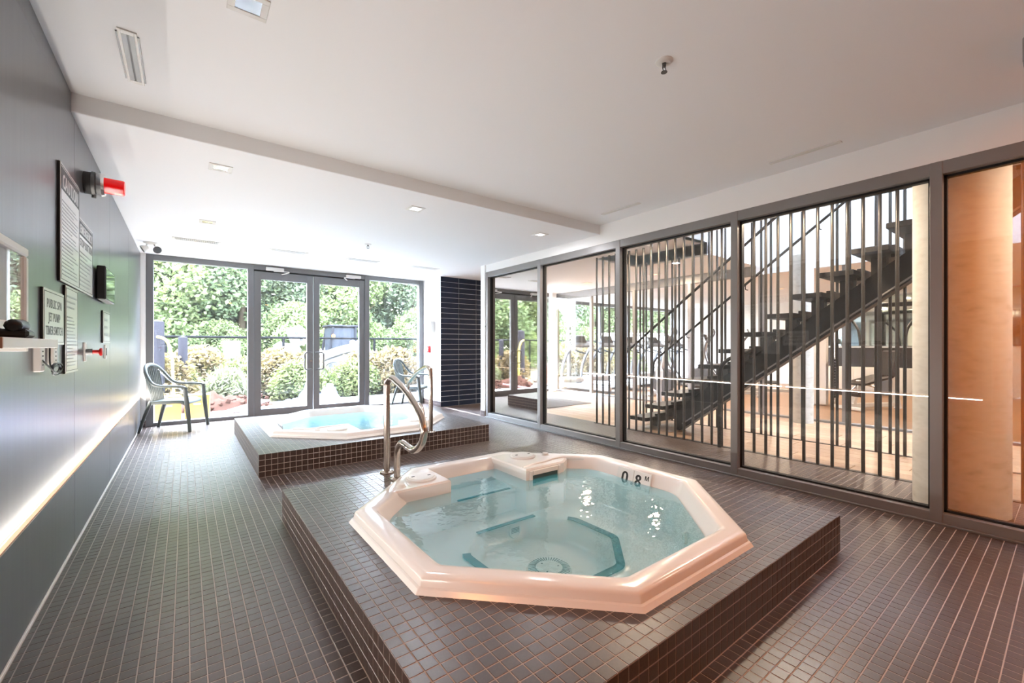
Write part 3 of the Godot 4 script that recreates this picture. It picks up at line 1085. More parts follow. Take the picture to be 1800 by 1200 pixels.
func make_rail(label: String, at: Vector3, turn: float) -> void:
	var root := thing("handrail", label, "handrail", at, turn)
	# bent tube in the plane x = 0: local z runs from the outer post towards the water
	var st := st_new()
	var p := [[0.0, 0.0], [0.0, 0.66], [0.018, 0.708], [0.06, 0.738], [0.12, 0.742], [0.19, 0.725], [0.36, 0.67], [0.53, 0.58], [0.61, 0.52], [0.655, 0.45], [0.655, 0.40], [0.625, 0.345], [0.57, 0.30], [0.51, 0.275], [0.45, 0.27], [0.33, 0.284], [0.285, 0.28], [0.235, 0.245], [0.205, 0.18], [0.203, 0.0]]
	tube(st, smoothed(p.map(func(q): return Vector3(0, q[1], q[0])), 5), 0.0245, 16)
	part("tube", st, mats.steel, root)
	for z in [0.0, 0.203]:
		st = st_new()
		lathe(st, [Vector2(0.026, 0.02), Vector2(0.032, 0.02), Vector2(0.05, 0.012), Vector2(0.054, 0.008), Vector2(0.054, 0.0)], Vector3(0, 0, z), Vector3.UP, 24)
		part("flange", st, mats.steel, root)

func make_tubs() -> void:
	for n in 2:
		var t: Array = TUBS[n]
		var turn := 0.0 if n == 0 else PI
		make_tub(["large white octagonal tub in the foreground with a 0.8 metre depth marker", "white octagonal tub farther back, near the garden doors"][n], Vector3(t[0], DECK, t[1]), turn)
		var st := st_new()
		st.set_smooth_group(-1)
		var ring := octo(0.876, 0.22, 0.0)
		for k in ring.size():
			tri(st, Vector3.ZERO, ring[k], ring[(k + 1) % ring.size()], Vector3(0, -1, 0))
		var w := part("tub_water", st, mats.pool_water if n == 0 else mats.pool_water_stirred, self)
		w.position = Vector3(t[0], DECK - 0.022, t[1])
		tag(w, ["clear blue-green water in the near tub", "pale turquoise water in the far tub"][n], "water")
	make_rail("bent stainless handrail with two posts beside the near tub", Vector3(1.25, DECK, -3.262), 0.0)
	make_rail("bent stainless handrail at the near edge of the far tub", Vector3(2.236, DECK, -4.455 - 0.028), PI)

# ---------------------------------------------------------------- stair and rods
func make_stair() -> void:
	var blk: Material = mats.black_steel
	var root := thing("staircase", "black steel open staircase rising to the right behind the rods", "staircase", Vector3(5.66, 0, -3.9))
	var st := st_new()
	# central sloping beam
	var slope := 0.735
	var z0 := 0.42
	var z1 := 5.2
	var line := func(z: float): return 0.945 + slope * (z - 3.9 + 2.6)
	var prof := []
	for q in [[z0, 0.0], [z0 - 0.05, maxf(line.call(z0 - 0.05), 0.12)], [z1, line.call(z1)], [z1, line.call(z1) - 0.262], [z0 + 0.06, 0.0]]:
		prof.append(Vector2(q[0], q[1]))
	st.set_smooth_group(-1)
	var n := prof.size()
	var mid := Vector3(0, 1.6, 2.2)
	for k in n:
		var a: Vector2 = prof[k]
		var b: Vector2 = prof[(k + 1) % n]
		quad(st, Vector3(-0.07, a.y, a.x), Vector3(-0.07, b.y, b.x), Vector3(0.07, b.y, b.x), Vector3(0.07, a.y, a.x), mid)
	for s in [-0.07, 0.07]:
		for k in range(1, n - 1):
			tri(st, Vector3(s, prof[0].y, prof[0].x), Vector3(s, prof[k].y, prof[k].x), Vector3(s, prof[k + 1].y, prof[k + 1].x), Vector3(0, mid.y, mid.z))
	part("stringer", st, blk, root)
	# pale underside strip
	st = st_new()
	bar(st, Vector3(0, line.call(z0 + 0.1) - 0.27, z0 + 0.1), Vector3(0, line.call(z1) - 0.27, z1), 0.16, 0.016, 0.002)
	part("bottom_flange", st, mats.frame_dark, root)
	for k in 15:
		var y := 0.177 + 0.197 * k
		var z := -0.086 + 0.264 * k
		st = st_new()
		span(st, Vector3(-0.46, y - 0.052, z), Vector3(0.46, y, z + 0.285), 0.003)
		span(st, Vector3(-0.2, y - 0.085, z + 0.245), Vector3(0.46, y + 0.035, z + 0.283), 0.003)
		var tr := part("tread", st, blk, root)
		st = st_new()
		span(st, Vector3(-0.05, line.call(z + 0.1) - 0.02, z + 0.06), Vector3(0.05, y - 0.05, z + 0.18))
		part("bracket", st, mats.rod_steel, tr)
	# rails at both sides, held by small brackets
	for s in [[-0.44, 1.17], [0.46, 1.13]]:
		st = st_new()
		var a := Vector3(s[0], s[1] - 0.17, -0.3)
		var b := Vector3(s[0], s[1] + 0.745 * 3.4 - 0.0, 3.3)
		if s[0] < 0:
			tube(st, [a, b], 0.017, 10)
		else:
			tube(st, filleted([Vector3(s[0], 0.72, -0.33), a, b], 0.06), 0.017, 10)
		var hr := part("handrail", st, blk, root)
		for k in 4:
			var p := a.lerp(b, 0.16 + k * 0.24)
			st = st_new()
			tube(st, filleted([p, p + Vector3(0, -0.07, 0.0), p + Vector3(-signf(s[0]) * -0.07, -0.07, 0)], 0.02, 4), 0.007, 8)
			part("bracket", st, blk, hr)
	# bent hoop beside the first steps
	st = st_new()
	tube(st, filleted([Vector3(-0.62, 0.0, 1.33), Vector3(-0.62, 1.0, 1.33), Vector3(-0.62, 1.16, 1.7)], 0.16, 8), 0.022, 10)
	part("hoop", st, blk, root)
	# two screens of round rods
	var rod_front := st_new()
	cyl(rod_front, Vector3.ZERO, Vector3(0, 2.61, 0), 0.0155, 10)
	var mf := mesh_of(rod_front)
	var scr := thing("rod_screen", "row of tall dark vertical rods on the near side of the stair", "screen", Vector3(SX0, 0, 0))
	for k in range(-9, 30):
		var o := part("rod", mf, mats.rod_steel, scr)
		o.position = Vector3(0, 0, -0.98 - 0.1221 * k)
	st = st_new()
	span(st, Vector3(-0.02, -0.004, -4.56), Vector3(0.02, 0.006, 0.2), 0.001)
	part("floor_track", st, mats.black_steel, scr)
	var rod_rear := st_new()
	cyl(rod_rear, Vector3.ZERO, Vector3(0, 4.2, 0), 0.0155, 10)
	var mr := mesh_of(rod_rear)
	var scr2 := thing("rod_screen", "second row of dark vertical rods on the far side of the stair", "screen", Vector3(SX1, 0, 0))
	for k in range(-8, 29):
		if k in [6, 7, 10, 14, 21, 25]:
			continue
		var o := part("rod", mr if -1.137 - 0.122 * k > -3.38 else mf, mats.rod_steel, scr2)
		o.position = Vector3(0, 0, -1.137 - 0.122 * k)
	st = st_new()
	span(st, Vector3(-0.02, -0.004, -4.56), Vector3(0.02, 0.006, 0.2), 0.001)
	part("floor_track", st, mats.black_steel, scr2)

# ---------------------------------------------------------------- ceiling fittings
func downlight(label: String, at: Vector3, energy: float, c: Color, group := "", w := 0.15) -> void:
	var t := thing("ceiling_light", label, "light", at, 0.0, group)
	var st := st_new()
	for s in [-1, 1]:
		span(st, Vector3(-w / 2, -0.006, s * w / 2), Vector3(w / 2, 0.0, s * (w / 2 - 0.028)), 0.0015)
		span(st, Vector3(s * w / 2, -0.006, -w / 2 + 0.028), Vector3(s * (w / 2 - 0.028), 0.0, w / 2 - 0.028), 0.0015)
	part("trim", st, mats.white_plastic, t)
	st = st_new()
	box(st, Vector3(0, -0.002, 0), Vector3(w - 0.056, 0.003, w - 0.056))
	if energy <= 0.0:
		part("reflector", st, mats.chrome, t)
		return
	part("lens", st, glow("lens_warm" if c.b < 0.8 else "lens_white", c, 1.1), t)
	area(at + Vector3(0, -0.008, 0), Vector3.DOWN, Vector2(w - 0.056, w - 0.056), c, energy, t)

func slot_vent(label: String, at: Vector3, l: float, w: float, along_z: bool, slots: int, holes: bool, group := "") -> void:
	var t := thing("slot_diffuser", label, "vent", at, PI / 2 if along_z else 0.0, group)
	var st := st_new()
	for s in [-1, 1]:
		span(st, Vector3(-l / 2, -0.007, s * w / 2), Vector3(l / 2, 0, s * (w / 2 - 0.012)), 0.0015)
		span(st, Vector3(s * l / 2, -0.007, -w / 2 + 0.012), Vector3(s * (l / 2 - 0.03), 0, w / 2 - 0.012), 0.0015)
	part("frame", st, mats.white_plastic, t)
	st = st_new()
	span(st, Vector3(-l / 2 + 0.03, -0.0015, -w / 2 + 0.012), Vector3(l / 2 - 0.03, 0, w / 2 - 0.012))
	part("backing", st, mats.black_plastic, t)
	for k in slots + 1:
		st = st_new()
		var z := lerpf(-w / 2 + 0.012, w / 2 - 0.012, float(k) / slots)
		bar(st, Vector3(-l / 2 + 0.03, -0.004, z), Vector3(l / 2 - 0.03, -0.004, z), (w - 0.024) / slots * (0.82 if slots == 1 else 0.36), 0.003)
		part("blade", st, mats.cast_metal if w > 0.06 and along_z and at.x < 0 else mats.white_plastic, t)
	if holes:
		st = st_new()
		var m := int(l / 0.022)
		for k in m:
			box(st, Vector3(-l / 2 + 0.03 + (l - 0.06) * (k + 0.5) / m, -0.0045, 0.0), Vector3(0.007, 0.004, w * 0.6))
		part("cross_bars", st, mats.white_plastic, t)

func sprinkler(label: String, at: Vector3) -> void:
	var t := thing("sprinkler", label, "sprinkler", at)
	var st := st_new()
	lathe(st, [Vector2(0.012, -0.012), Vector2(0.03, -0.01), Vector2(0.043, -0.004), Vector2(0.045, 0)], Vector3.ZERO, Vector3.UP, 20)
	part("escutcheon", st, mats.white_plastic, t)
	st = st_new()
	cyl(st, Vector3(0, -0.03, 0), Vector3(0, 0, 0), 0.009, 10)
	for s in [-1, 1]:
		tube(st, smoothed([Vector3(0.008 * s, -0.025, 0), Vector3(0.015 * s, -0.038, 0), Vector3(0.003 * s, -0.055, 0)], 4), 0.0025, 6)
	part("body", st, mats.cast_metal, t)
	st = st_new()
	cyl(st, Vector3(0, -0.058, 0), Vector3(0, -0.055, 0), 0.016, 14)
	part("deflector", st, mats.cast_metal, t)

func make_ceiling_fittings() -> void:
	var white := Color(0.98, 0.98, 1.0)
	var warm := Color(1.0, 0.54, 0.21)
	downlight("square recessed ceiling light cut by the top edge of the picture", Vector3(0.216, CEIL_HIGH, -2.17), 0.0, white)
	downlight("square recessed ceiling light nearest the grey wall, past the ceiling step", Vector3(0.213, CEIL_LOW, -3.98), 0.0, white)
	downlight("bright square recessed ceiling light in the middle, past the ceiling step", Vector3(1.823, CEIL_LOW, -3.99), 1.2, white)
	downlight("square recessed ceiling light nearest the glass partition, past the step", Vector3(3.465, CEIL_LOW, -3.99), 1.0, white)
	downlight("small square ceiling light farther back above the left window", Vector3(0.191, CEIL_LOW, -5.80), 0.0, white)
	downlight("square recessed ceiling light behind the camera", Vector3(1.2, CEIL_HIGH, 0.8), 0.95, warm)
	downlight("square recessed ceiling light behind the camera near the glass", Vector3(3.4, CEIL_HIGH, 0.8), 0.95, warm)
	downlight("square recessed ceiling light behind the camera in the middle", Vector3(2.3, CEIL_HIGH, 0.8), 0.95, warm)
	slot_vent("silver two-slot air diffuser on the near ceiling by the grey wall", Vector3(-0.221, CEIL_HIGH, -2.945), 0.51, 0.072, true, 1, false)
	slot_vent("thin ceiling slot diffuser at right, nearest the camera", Vector3(3.767, CEIL_HIGH, -1.27), 0.48, 0.045, true, 2, false)
	slot_vent("thin ceiling slot diffuser at right, just before the ceiling step", Vector3(3.733, CEIL_HIGH, -2.987), 0.5, 0.05, true, 2, false)
	var where := ["above the left window", "above the left garden door", "above the right garden door", "above the right window"]
	for k in 4:
		slot_vent("slot diffuser in the far ceiling " + where[k], Vector3(0.116 + 1.07 * k, CEIL_LOW, -6.91), 0.51, 0.15, false, 2, true, "slot diffusers in the far ceiling")
	sprinkler("sprinkler head on the near ceiling", Vector3(1.98, CEIL_HIGH, -1.30))
	sprinkler("sprinkler head on the far ceiling", Vector3(1.95, CEIL_LOW, -5.77))
	# twin emergency lamps in the far left corner
	var t := thing("emergency_light", "twin-headed white emergency light in the far left ceiling corner", "light", Vector3(-0.37, CEIL_LOW, -7.42))
	var st := st_new()
	lathe(st, [Vector2(0.0, -0.022), Vector2(0.05, -0.02), Vector2(0.075, -0.008), Vector2(0.08, 0)], Vector3.ZERO, Vector3.UP, 20)
	part("base", st, mats.white_plastic, t)
	for s in [-1, 1]:
		var d := Vector3(0.25 * s - 0.3 * (1 - s) * 0.5, -0.35, 0.9 if s > 0 else 0.1).normalized()
		st = st_new()
		tube(st, smoothed([Vector3(0.03 * s, -0.015, 0), Vector3(0.045 * s, -0.045, 0.005), Vector3(0.06 * s, -0.07, 0.01)], 4), 0.008, 8)
		lathe(st, [Vector2(0, -0.045), Vector2(0.022, -0.042), Vector2(0.048, 0.02), Vector2(0.05, 0.03), Vector2(0.045, 0.03)], Vector3(0.062 * s, -0.085, 0.015), d, 18)
		var hd := part("lamp_head", st, mats.white_plastic, t)
		st = st_new()
		lathe(st, [Vector2(0, 0.03), Vector2(0.045, 0.028)], Vector3(0.062 * s, -0.085, 0.015), d, 18)
		part("reflector", st, mats.cast_metal, hd)
	# dark box under the ceiling at the right edge
	t = thing("ceiling_box", "dark grey box hanging under the ceiling at the right edge", "sign", Vector3(3.36, CEIL_HIGH, -0.13))
	st = st_new()
	box(st, Vector3(0, -0.06, 0), Vector3(0.34, 0.12, 0.06), 0.005)
	part("case", st, mats.frame_dark, t)
	st = st_new()
	box(st, Vector3(0, -0.005, 0), Vector3(0.2, 0.01, 0.05), 0.002)
	part("mount", st, mats.black_plastic, t)

# ---------------------------------------------------------------- things on the panelled wall
func sign_board(label: String, y0: float, y1: float, z0: float, z1: float, lines: Array, thick := 0.006, head := 0.0) -> Node3D:
	# hangs on the wall facing +x; local x runs towards -z of the room (reading direction is from near to far)
	var t := thing("wall_sign", label, "sign", Vector3(X_LEFT + 0.001, (y0 + y1) * 0.5, (z0 + z1) * 0.5), PI / 2)
	var w := absf(z1 - z0)
	var h := y1 - y0
	var st := st_new()
	box(st, Vector3(0, 0, thick * 0.5 - 0.001), Vector3(w, h, thick - 0.002), 0.001)
	part("backing", st, mats.black_plastic, t)
	st = st_new()
	box(st, Vector3(0, 0, thick - 0.001), Vector3(w - 0.002, h - 0.002, 0.002))
	part("board", st, mats.sign_white, t)
	st = st_new()
	var e := thick + 0.0004
	for s in [-1, 1]:
		box(st, Vector3(0, s * (h / 2 - 0.014), e), Vector3(w - 0.024, 0.003, 0.0008))
		box(st, Vector3(s * (w / 2 - 0.014), 0, e), Vector3(0.003, h - 0.024, 0.0008))
	part("border", st, mats.sign_ink, t)
	if head > 0.0:
		st = st_new()
		box(st, Vector3(0, h / 2 - 0.022 - head / 2, e), Vector3(w - 0.035, head, 0.0008))
		part("heading_band", st, mats.sign_ink, t)
	for l in lines:
		var o := letter(t, l[0], Vector3(0, l[1], thick), l[2], "lettering", false, l[3])
		if l.size() > 4:
			o.material_override = mats.sign_white
			o.position.z = thick + 0.001
	return t

func small_print(t: Node3D, y0: float, y1: float, w: float, n: int, thick: float, seed_: int) -> void:
	var r := RandomNumberGenerator.new()
	r.seed = seed_
	var st := st_new()
	for k in n:
		var y := lerpf(y1, y0, (k + 0.5) / n)
		var l := w * r.randf_range(0.55, 1.0)
		box(st, Vector3(-(w - l) * 0.5, y, thick + 0.0004), Vector3(l, absf(y1 - y0) / n * 0.33, 0.0008))
	part("small_print", st, mats.grey_plastic, t)

func make_wall_things() -> void:
	var s := sign_board("tall white CAUTION sign with bold heading on the grey wall", 1.54, 2.164, -3.20, -3.70, [["CAUTION", 0.222, 0.075, 0.40, 1]], 0.012, 0.115)
	small_print(s, -0.28, 0.13, 0.42, 20, 0.012, 5)
	s = sign_board("white EMERGENCY STOP BUTTON sign beside the CAUTION sign", 1.543, 2.0, -3.71, -4.20, [["EMERGENCY", 0.16, 0.055, 0.42, 1], ["STOP BUTTON", 0.078, 0.05, 0.42]], 0.008, 0.085)
	small_print(s, -0.2, 0.03, 0.42, 9, 0.008, 9)
	sign_board("white PUBLIC SPA JET PUMP TIMER SWITCH sign above the shelf", 1.205, 1.472, -2.871, -3.287, [["PUBLIC SPA", 0.065, 0.042, 0.30], ["JET PUMP", 0.0, 0.042, 0.24], ["TIMER SWITCH", -0.065, 0.042, 0.34]], 0.011)
	s = sign_board("tall narrow white notice with fine print below the CAUTION sign", 1.048, 1.532, -3.327, -3.657, [], 0.011, 0.0)
	small_print(s, -0.21, 0.08, 0.26, 15, 0.011, 13)
	small_print(s, 0.11, 0.2, 0.27, 3, 0.011, 14)
	s = sign_board("small white notice on the grey wall, farthest from the camera", 1.223, 1.482, -4.663, -5.037, [], 0.011)
	small_print(s, -0.09, 0.09, 0.26, 3, 0.011, 17)
	# white-framed board at the left edge
	var t := thing("notice_case", "white-framed glazed notice case cut by the left edge", "notice case", Vector3(X_LEFT, 1.42, -2.1), PI / 2)
	var st := st_new()
	for q in [-1, 1]:
		span(st, Vector3(-0.42, q * 0.165, 0.0), Vector3(0.42, q * 0.13, 0.035), 0.006)
		span(st, Vector3(q * 0.42, -0.13, 0.0), Vector3(q * 0.385, 0.13, 0.035), 0.006)
	part("frame", st, mats.white_plastic, t)
	st = st_new()
	span(st, Vector3(-0.385, -0.13, 0.002), Vector3(0.385, 0.13, 0.01))
	part("board", st, mats.sign_white, t)
	st = st_new()
	span(st, Vector3(-0.385, -0.13, 0.024), Vector3(0.385, 0.13, 0.027))
	part("pane", st, mats.clear_glass, t)
	# shelf with the telephone
	t = thing("wall_shelf", "short white wall shelf under the notice case", "shelf", Vector3(X_LEFT, 1.208, -1.955))
	st = st_new()
	span(st, Vector3(0.0, -0.015, -0.3), Vector3(0.16, 0.015, 0.295), 0.002)
	part("board", st, mats.white_plastic, t)
	st = st_new()
	span(st, Vector3(0.0, -0.0145, 0.2952), Vector3(0.159, 0.0145, 0.2985))
	var edge := part("raw_end", st, mat("raw_board", Color(0.50, 0.33, 0.24), 0.8), t)
	edge.set_meta("label", "brown raw end of the shelf board")
	st = st_new()
	for z in [-0.22, 0.2]:
		span(st, Vector3(0, -0.06, z - 0.01), Vector3(0.012, -0.015, z + 0.01), 0.001)
		span(st, Vector3(0, -0.027, z - 0.01), Vector3(0.1, -0.015, z + 0.01), 0.001)
	part("bracket", st, mats.white_plastic, t)
	t = thing("telephone", "black desk telephone lying on the white wall shelf", "telephone", Vector3(X_LEFT + 0.085, 1.223, -1.97), 0.12)
	st = st_new()
	box(st, Vector3(0, 0.014, 0), Vector3(0.13, 0.026, 0.19), 0.008)
	part("base", st, mats.black_plastic, t)
	st = st_new()
	tube(st, smoothed([Vector3(0.035, 0.03, -0.105), Vector3(0.035, 0.042, -0.08), Vector3(0.035, 0.047, 0), Vector3(0.035, 0.042, 0.08), Vector3(0.035, 0.03, 0.105)], 4), [0.012, 0.014, 0.017, 0.02, 0.02, 0.018, 0.015, 0.013, 0.012, 0.012, 0.012, 0.013, 0.015, 0.018, 0.02, 0.017, 0.012], 10)
	part("handset", st, mats.black_plastic, t)
	st = st_new()
	for i in 3:
		for j in 4:
			box(st, Vector3(-0.045 + i * 0.019, 0.029, -0.03 + j * 0.02), Vector3(0.012, 0.006, 0.012), 0.001)
	part("keypad", st, mats.grey_plastic, t)
	# sockets, cable
	var oz := [-2.79, -3.03]
	var ol := ["tall white socket plate under the shelf with a cable tied to it", "short white perforated socket plate under the shelf, farther along"]
	for k in 2:
		t = thing("socket_plate", ol[k], "socket", Vector3(X_LEFT, 1.145 if k == 0 else 1.16, oz[k]), PI / 2)
		st = st_new()
		box(st, Vector3(0, 0, 0.012), Vector3(0.075, 0.12 if k == 0 else 0.1, 0.024), 0.004)
		part("plate", st, mats.white_plastic, t)
		st = st_new()
		for j in 4:
			box(st, Vector3(0, -0.03 + j * 0.02, 0.0245), Vector3(0.02, 0.006, 0.002))
		part("slot", st, mats.black_plastic, t)
	st = st_new()
	var loop := [Vector3(0.03, 0.09, 0.1), Vector3(0.03, 0.03, 0.1), Vector3(0.032, 0.0, 0.09)]
	for k in 40:
		var a := TAU * k / 13.0
		var sgn := 1.0 if (k / 13) % 2 == 0 else -1.0
		loop.append(Vector3(0.035 + 0.004 * (k / 13), -0.012 + sin(a) * 0.022 + sgn * 0.006, 0.02 + (0.09 + 0.008 * (k / 13)) * cos(a) * 0.9))
	loop.append(Vector3(0.028, 0.03, 0.2))
	tube(st, smoothed(loop, 3), 0.0035, 6)
	var cable := part("power_cable", st, mats.black_plastic, self)
	cable.position = Vector3(X_LEFT, 1.1, -2.98)
	tag(cable, "black cable tied in a bundle below the white shelf", "cable")
	# stop button
	t = thing("stop_button", "red mushroom stop button on a narrow metal plate", "button", Vector3(X_LEFT, 1.16, -3.95), PI / 2)
	st = st_new()
	box(st, Vector3(0, 0, 0.004), Vector3(0.07, 0.125, 0.008), 0.002)
	part("plate", st, mats.white_plastic, t)
	st = st_new()
	cyl(st, Vector3(0, 0, 0.008), Vector3(0, 0, 0.04), 0.02, 16)
	part("collar", st, mats.cast_metal, t)
	st = st_new()
	lathe(st, [Vector2(0.0135, 0.04), Vector2(0.0135, 0.07), Vector2(0.025, 0.075), Vector2(0.027, 0.082), Vector2(0.022, 0.088), Vector2(0, 0.09)], Vector3.ZERO, Vector3(0, 0, 1), 18)
	part("mushroom_head", st, mats.red_plastic, t)
	t = thing("wall_switch", "narrow white switch plate below the farthest small notice", "switch", Vector3(X_LEFT, 1.152, -4.85), PI / 2)
	st = st_new()
	box(st, Vector3(0, 0, 0.004), Vector3(0.07, 0.115, 0.008), 0.002)
	part("plate", st, mats.white_plastic, t)
	st = st_new()
	box(st, Vector3(0, 0, 0.01), Vector3(0.03, 0.06, 0.006), 0.002)
	part("rocker", st, mats.grey_plastic, t)
	# dark screen
	t = thing("wall_screen", "small dark-framed screen standing off the grey wall", "screen", Vector3(X_LEFT, 1.668, -4.6), PI / 2)
	st = st_new()
	box(st, Vector3(0, 0, 0.035), Vector3(0.5, 0.25, 0.05), 0.006)
	part("case", st, mats.black_plastic, t)
	st = st_new()
	box(st, Vector3(0, 0, 0.0605), Vector3(0.47, 0.225, 0.002))
	part("glass", st, mat("dark_screen", Color(0.03, 0.035, 0.03), 0.05, 0.0, 1.0), t)
	st = st_new()
	box(st, Vector3(0, 0, 0.005), Vector3(0.2, 0.14, 0.012))
	part("bracket", st, mats.cast_metal, t)
	# red beacon
	t = thing("beacon", "red beacon lamp on a cast metal base sticking out of the wall", "warning light", Vector3(X_LEFT, 2.275, -3.95), PI / 2)
	st = st_new()
	lathe(st, [Vector2(0.0, 0.0), Vector2(0.07, 0.0), Vector2(0.072, 0.035), Vector2(0.066, 0.037)], Vector3.ZERO, Vector3(0, 0, 1), 24)
	part("box", st, mat("weathered_metal", Color(0.3, 0.3, 0.3), 0.55, 0.6), t)
	st = st_new()
	lathe(st, [Vector2(0.066, 0.036), Vector2(0.078, 0.038), Vector2(0.078, 0.056), Vector2(0.068, 0.058)], Vector3.ZERO, Vector3(0, 0, 1), 24)
	cyl(st, Vector3(0, -0.075, 0.046), Vector3(0, -0.093, 0.046), 0.012, 10)
	part("clamp", st, mats.cast_metal, t)
	st = st_new()
	lathe(st, [Vector2(0.066, 0.057), Vector2(0.074, 0.062), Vector2(0.076, 0.085), Vector2(0.07, 0.1), Vector2(0.0, 0.1)], Vector3.ZERO, Vector3(0, 0, 1), 24)
	part("collar", st, mats.chrome, t)
	st = st_new()
	lathe(st, [Vector2(0.052, 0.098), Vector2(0.05, 0.195), Vector2(0.045, 0.2), Vector2(0, 0.2)], Vector3.ZERO, Vector3(0, 0, 1), 24)
	var lens := mat("red_lens", Color(0.85, 0.02, 0.03), 0.15)
	lens.emission_enabled = true
	lens.emission = Color(0.8, 0.0, 0.01)
	lens.emission_energy_multiplier = 0.35
	part("lens", st, lens, t)
	# dispenser and pull station on the return wall
	t = thing("soap_dispenser", "white wall box with a small green emblem beside the slate tiles", "dispenser", Vector3(3.98, 1.585, -7.9), -PI / 2)
	st = st_new()
	box(st, Vector3(0, 0, 0.045), Vector3(0.2, 0.235, 0.09), 0.006)
	part("box", st, mats.white_plastic, t)
	st = st_new()
	cyl(st, Vector3(-0.03, -0.01, 0.09), Vector3(-0.03, -0.01, 0.0915), 0.02, 14)
	var em := part("emblem", st, mat("emblem_green", Color(0.16, 0.5, 0.38), 0.5), t)
	em.set_meta("label", "small green round emblem")
	st = st_new()
	box(st, Vector3(0.03, -0.035, 0.0905), Vector3(0.08, 0.008, 0.001))
	box(st, Vector3(0.02, -0.055, 0.0905), Vector3(0.05, 0.006, 0.001))
	part("print", st, mats.grey_plastic, t)
	t = thing("alarm_pull", "red fire alarm pull station under the white wall box", "fire alarm", Vector3(3.98, 1.13, -8.03), -PI / 2)
	st = st_new()
	box(st, Vector3(0, 0, 0.022), Vector3(0.09, 0.14, 0.044), 0.005)
	part("body", st, mats.red_plastic, t)
	st = st_new()
	box(st, Vector3(0, 0.02, 0.046), Vector3(0.06, 0.022, 0.012), 0.002)
	box(st, Vector3(0, -0.015, 0.0445), Vector3(0.012, 0.05, 0.004), 0.001)
	part("handle", st, mats.white_plastic, t)
	t = thing("alarm_notice", "small white notice with red print above the alarm pull", "sign", Vector3(3.98, 1.32, -8.03), -PI / 2)
	st = st_new()
	box(st, Vector3(0, 0, 0.0015), Vector3(0.1, 0.16, 0.003))
	part("board", st, mats.sign_white, t)
	st = st_new()
	for k in 3:
		box(st, Vector3(0, 0.055 - k * 0.05, 0.0034), Vector3(0.07, 0.014, 0.0008))
	part("print", st, mats.red_plastic, t)

# ---------------------------------------------------------------- chairs
func make_chairs() -> void:
	var m: Material = mats.chair_green
	var root := thing("plastic_armchair", "grey-green plastic armchair in the corner by the left window", "chair", Vector3(-0.125, 0, -7.87), 1.17, "plastic armchairs")
	var st := st_new()
	# seat: a gently dished plate with a lip
	smooth_id += 1
	st.set_smooth_group(smooth_id)
	var g := func(i: int, j: int, dy: float) -> Vector3:
		var u := i / 8.0
		var v := j / 8.0
		var w := lerpf(0.215, 0.25, v)
		var round_ := 0.03 * pow(absf(u * 2 - 1), 6.0)
		return Vector3((u * 2 - 1) * w, 0.425 + 0.02 * v - 0.022 * (1 - pow(u * 2 - 1, 2)) * sin(v * PI) - 0.035 * pow(maxf(v - 0.8, 0.0) / 0.2, 2.0) + dy, lerpf(-0.22, 0.26, v) - round_ * v)
	for i in 8:
		for j in 8:
			for dy in [0.0, -0.014]:
				quad(st, g.call(i, j, dy), g.call(i + 1, j, dy), g.call(i + 1, j + 1, dy), g.call(i, j + 1, dy), g.call(i, j, -0.007))
	for k in 8:
		quad(st, g.call(k, 8, 0), g.call(k + 1, 8, 0), g.call(k + 1, 8, -0.03), g.call(k, 8, -0.03), Vector3(0, 0.4, 0))
		quad(st, g.call(k, 0, 0), g.call(k + 1, 0, 0), g.call(k + 1, 0, -0.03), g.call(k, 0, -0.03), Vector3(0, 0.4, 0))
		for e in [0, 8]:
			quad(st, g.call(e, k, 0), g.call(e, k + 1, 0), g.call(e, k + 1, -0.045), g.call(e, k, -0.045), Vector3(0, 0.4, 0))
	part("seat", st, m, root)
	# hoop that runs from one arm over the back to the other
	st = st_new()
	var half := [Vector3(0.285, 0.615, 0.25), Vector3(0.29, 0.632, 0.2), Vector3(0.29, 0.638, 0.08), Vector3(0.285, 0.645, -0.05), Vector3(0.27, 0.675, -0.14), Vector3(0.25, 0.745, -0.2), Vector3(0.21, 0.84, -0.255), Vector3(0.13, 0.91, -0.29), Vector3(0.0, 0.935, -0.302)]
	var whole := half.duplicate()
	for k in range(7, -1, -1):
		whole.append(Vector3(-half[k].x, half[k].y, half[k].z))
	tube(st, smoothed(whole, 4), 0.026, 10, 0.72)
	part("arm_hoop", st, m, root)
	for k in 9:
		var x := (k - 4) * 0.044
		var top := 0.935 - 2.2 * x * x - 0.25 * pow(absf(x) / 0.18, 4.0) * 0.1
		st = st_new()
		tube(st, smoothed([Vector3(x * 0.85, 0.41, -0.205), Vector3(x * 0.92, 0.6, -0.238), Vector3(x * 1.06, top, -0.297 + 0.3 * x * x)], 4), 0.0095, 6, 0.6)
		part("slat", st, m, root)
	for sx in [-1, 1]:
		st = st_new()
		tube(st, smoothed([Vector3(0.285 * sx, 0.625, 0.245), Vector3(0.275 * sx, 0.43, 0.262), Vector3(0.275 * sx, 0.2, 0.285), Vector3(0.285 * sx, 0.0, 0.305)], 4), [0.024, 0.026, 0.028, 0.03, 0.031, 0.031, 0.03, 0.029, 0.027, 0.025, 0.024, 0.023, 0.022], 8, 0.75)
		part("leg", st, m, root)
		st = st_new()
		tube(st, smoothed([Vector3(0.2 * sx, 0.43, -0.2), Vector3(0.22 * sx, 0.25, -0.255), Vector3(0.245 * sx, 0.0, -0.32)], 4), [0.03, 0.03, 0.03, 0.03, 0.029, 0.027, 0.025, 0.023, 0.021], 8, 0.75)
		part("leg", st, m, root)
	copy(root, Vector3(3.45, 0, -7.72), 0.75, "grey-green plastic armchair in front of the right window, behind the far tub", "plastic_armchair")
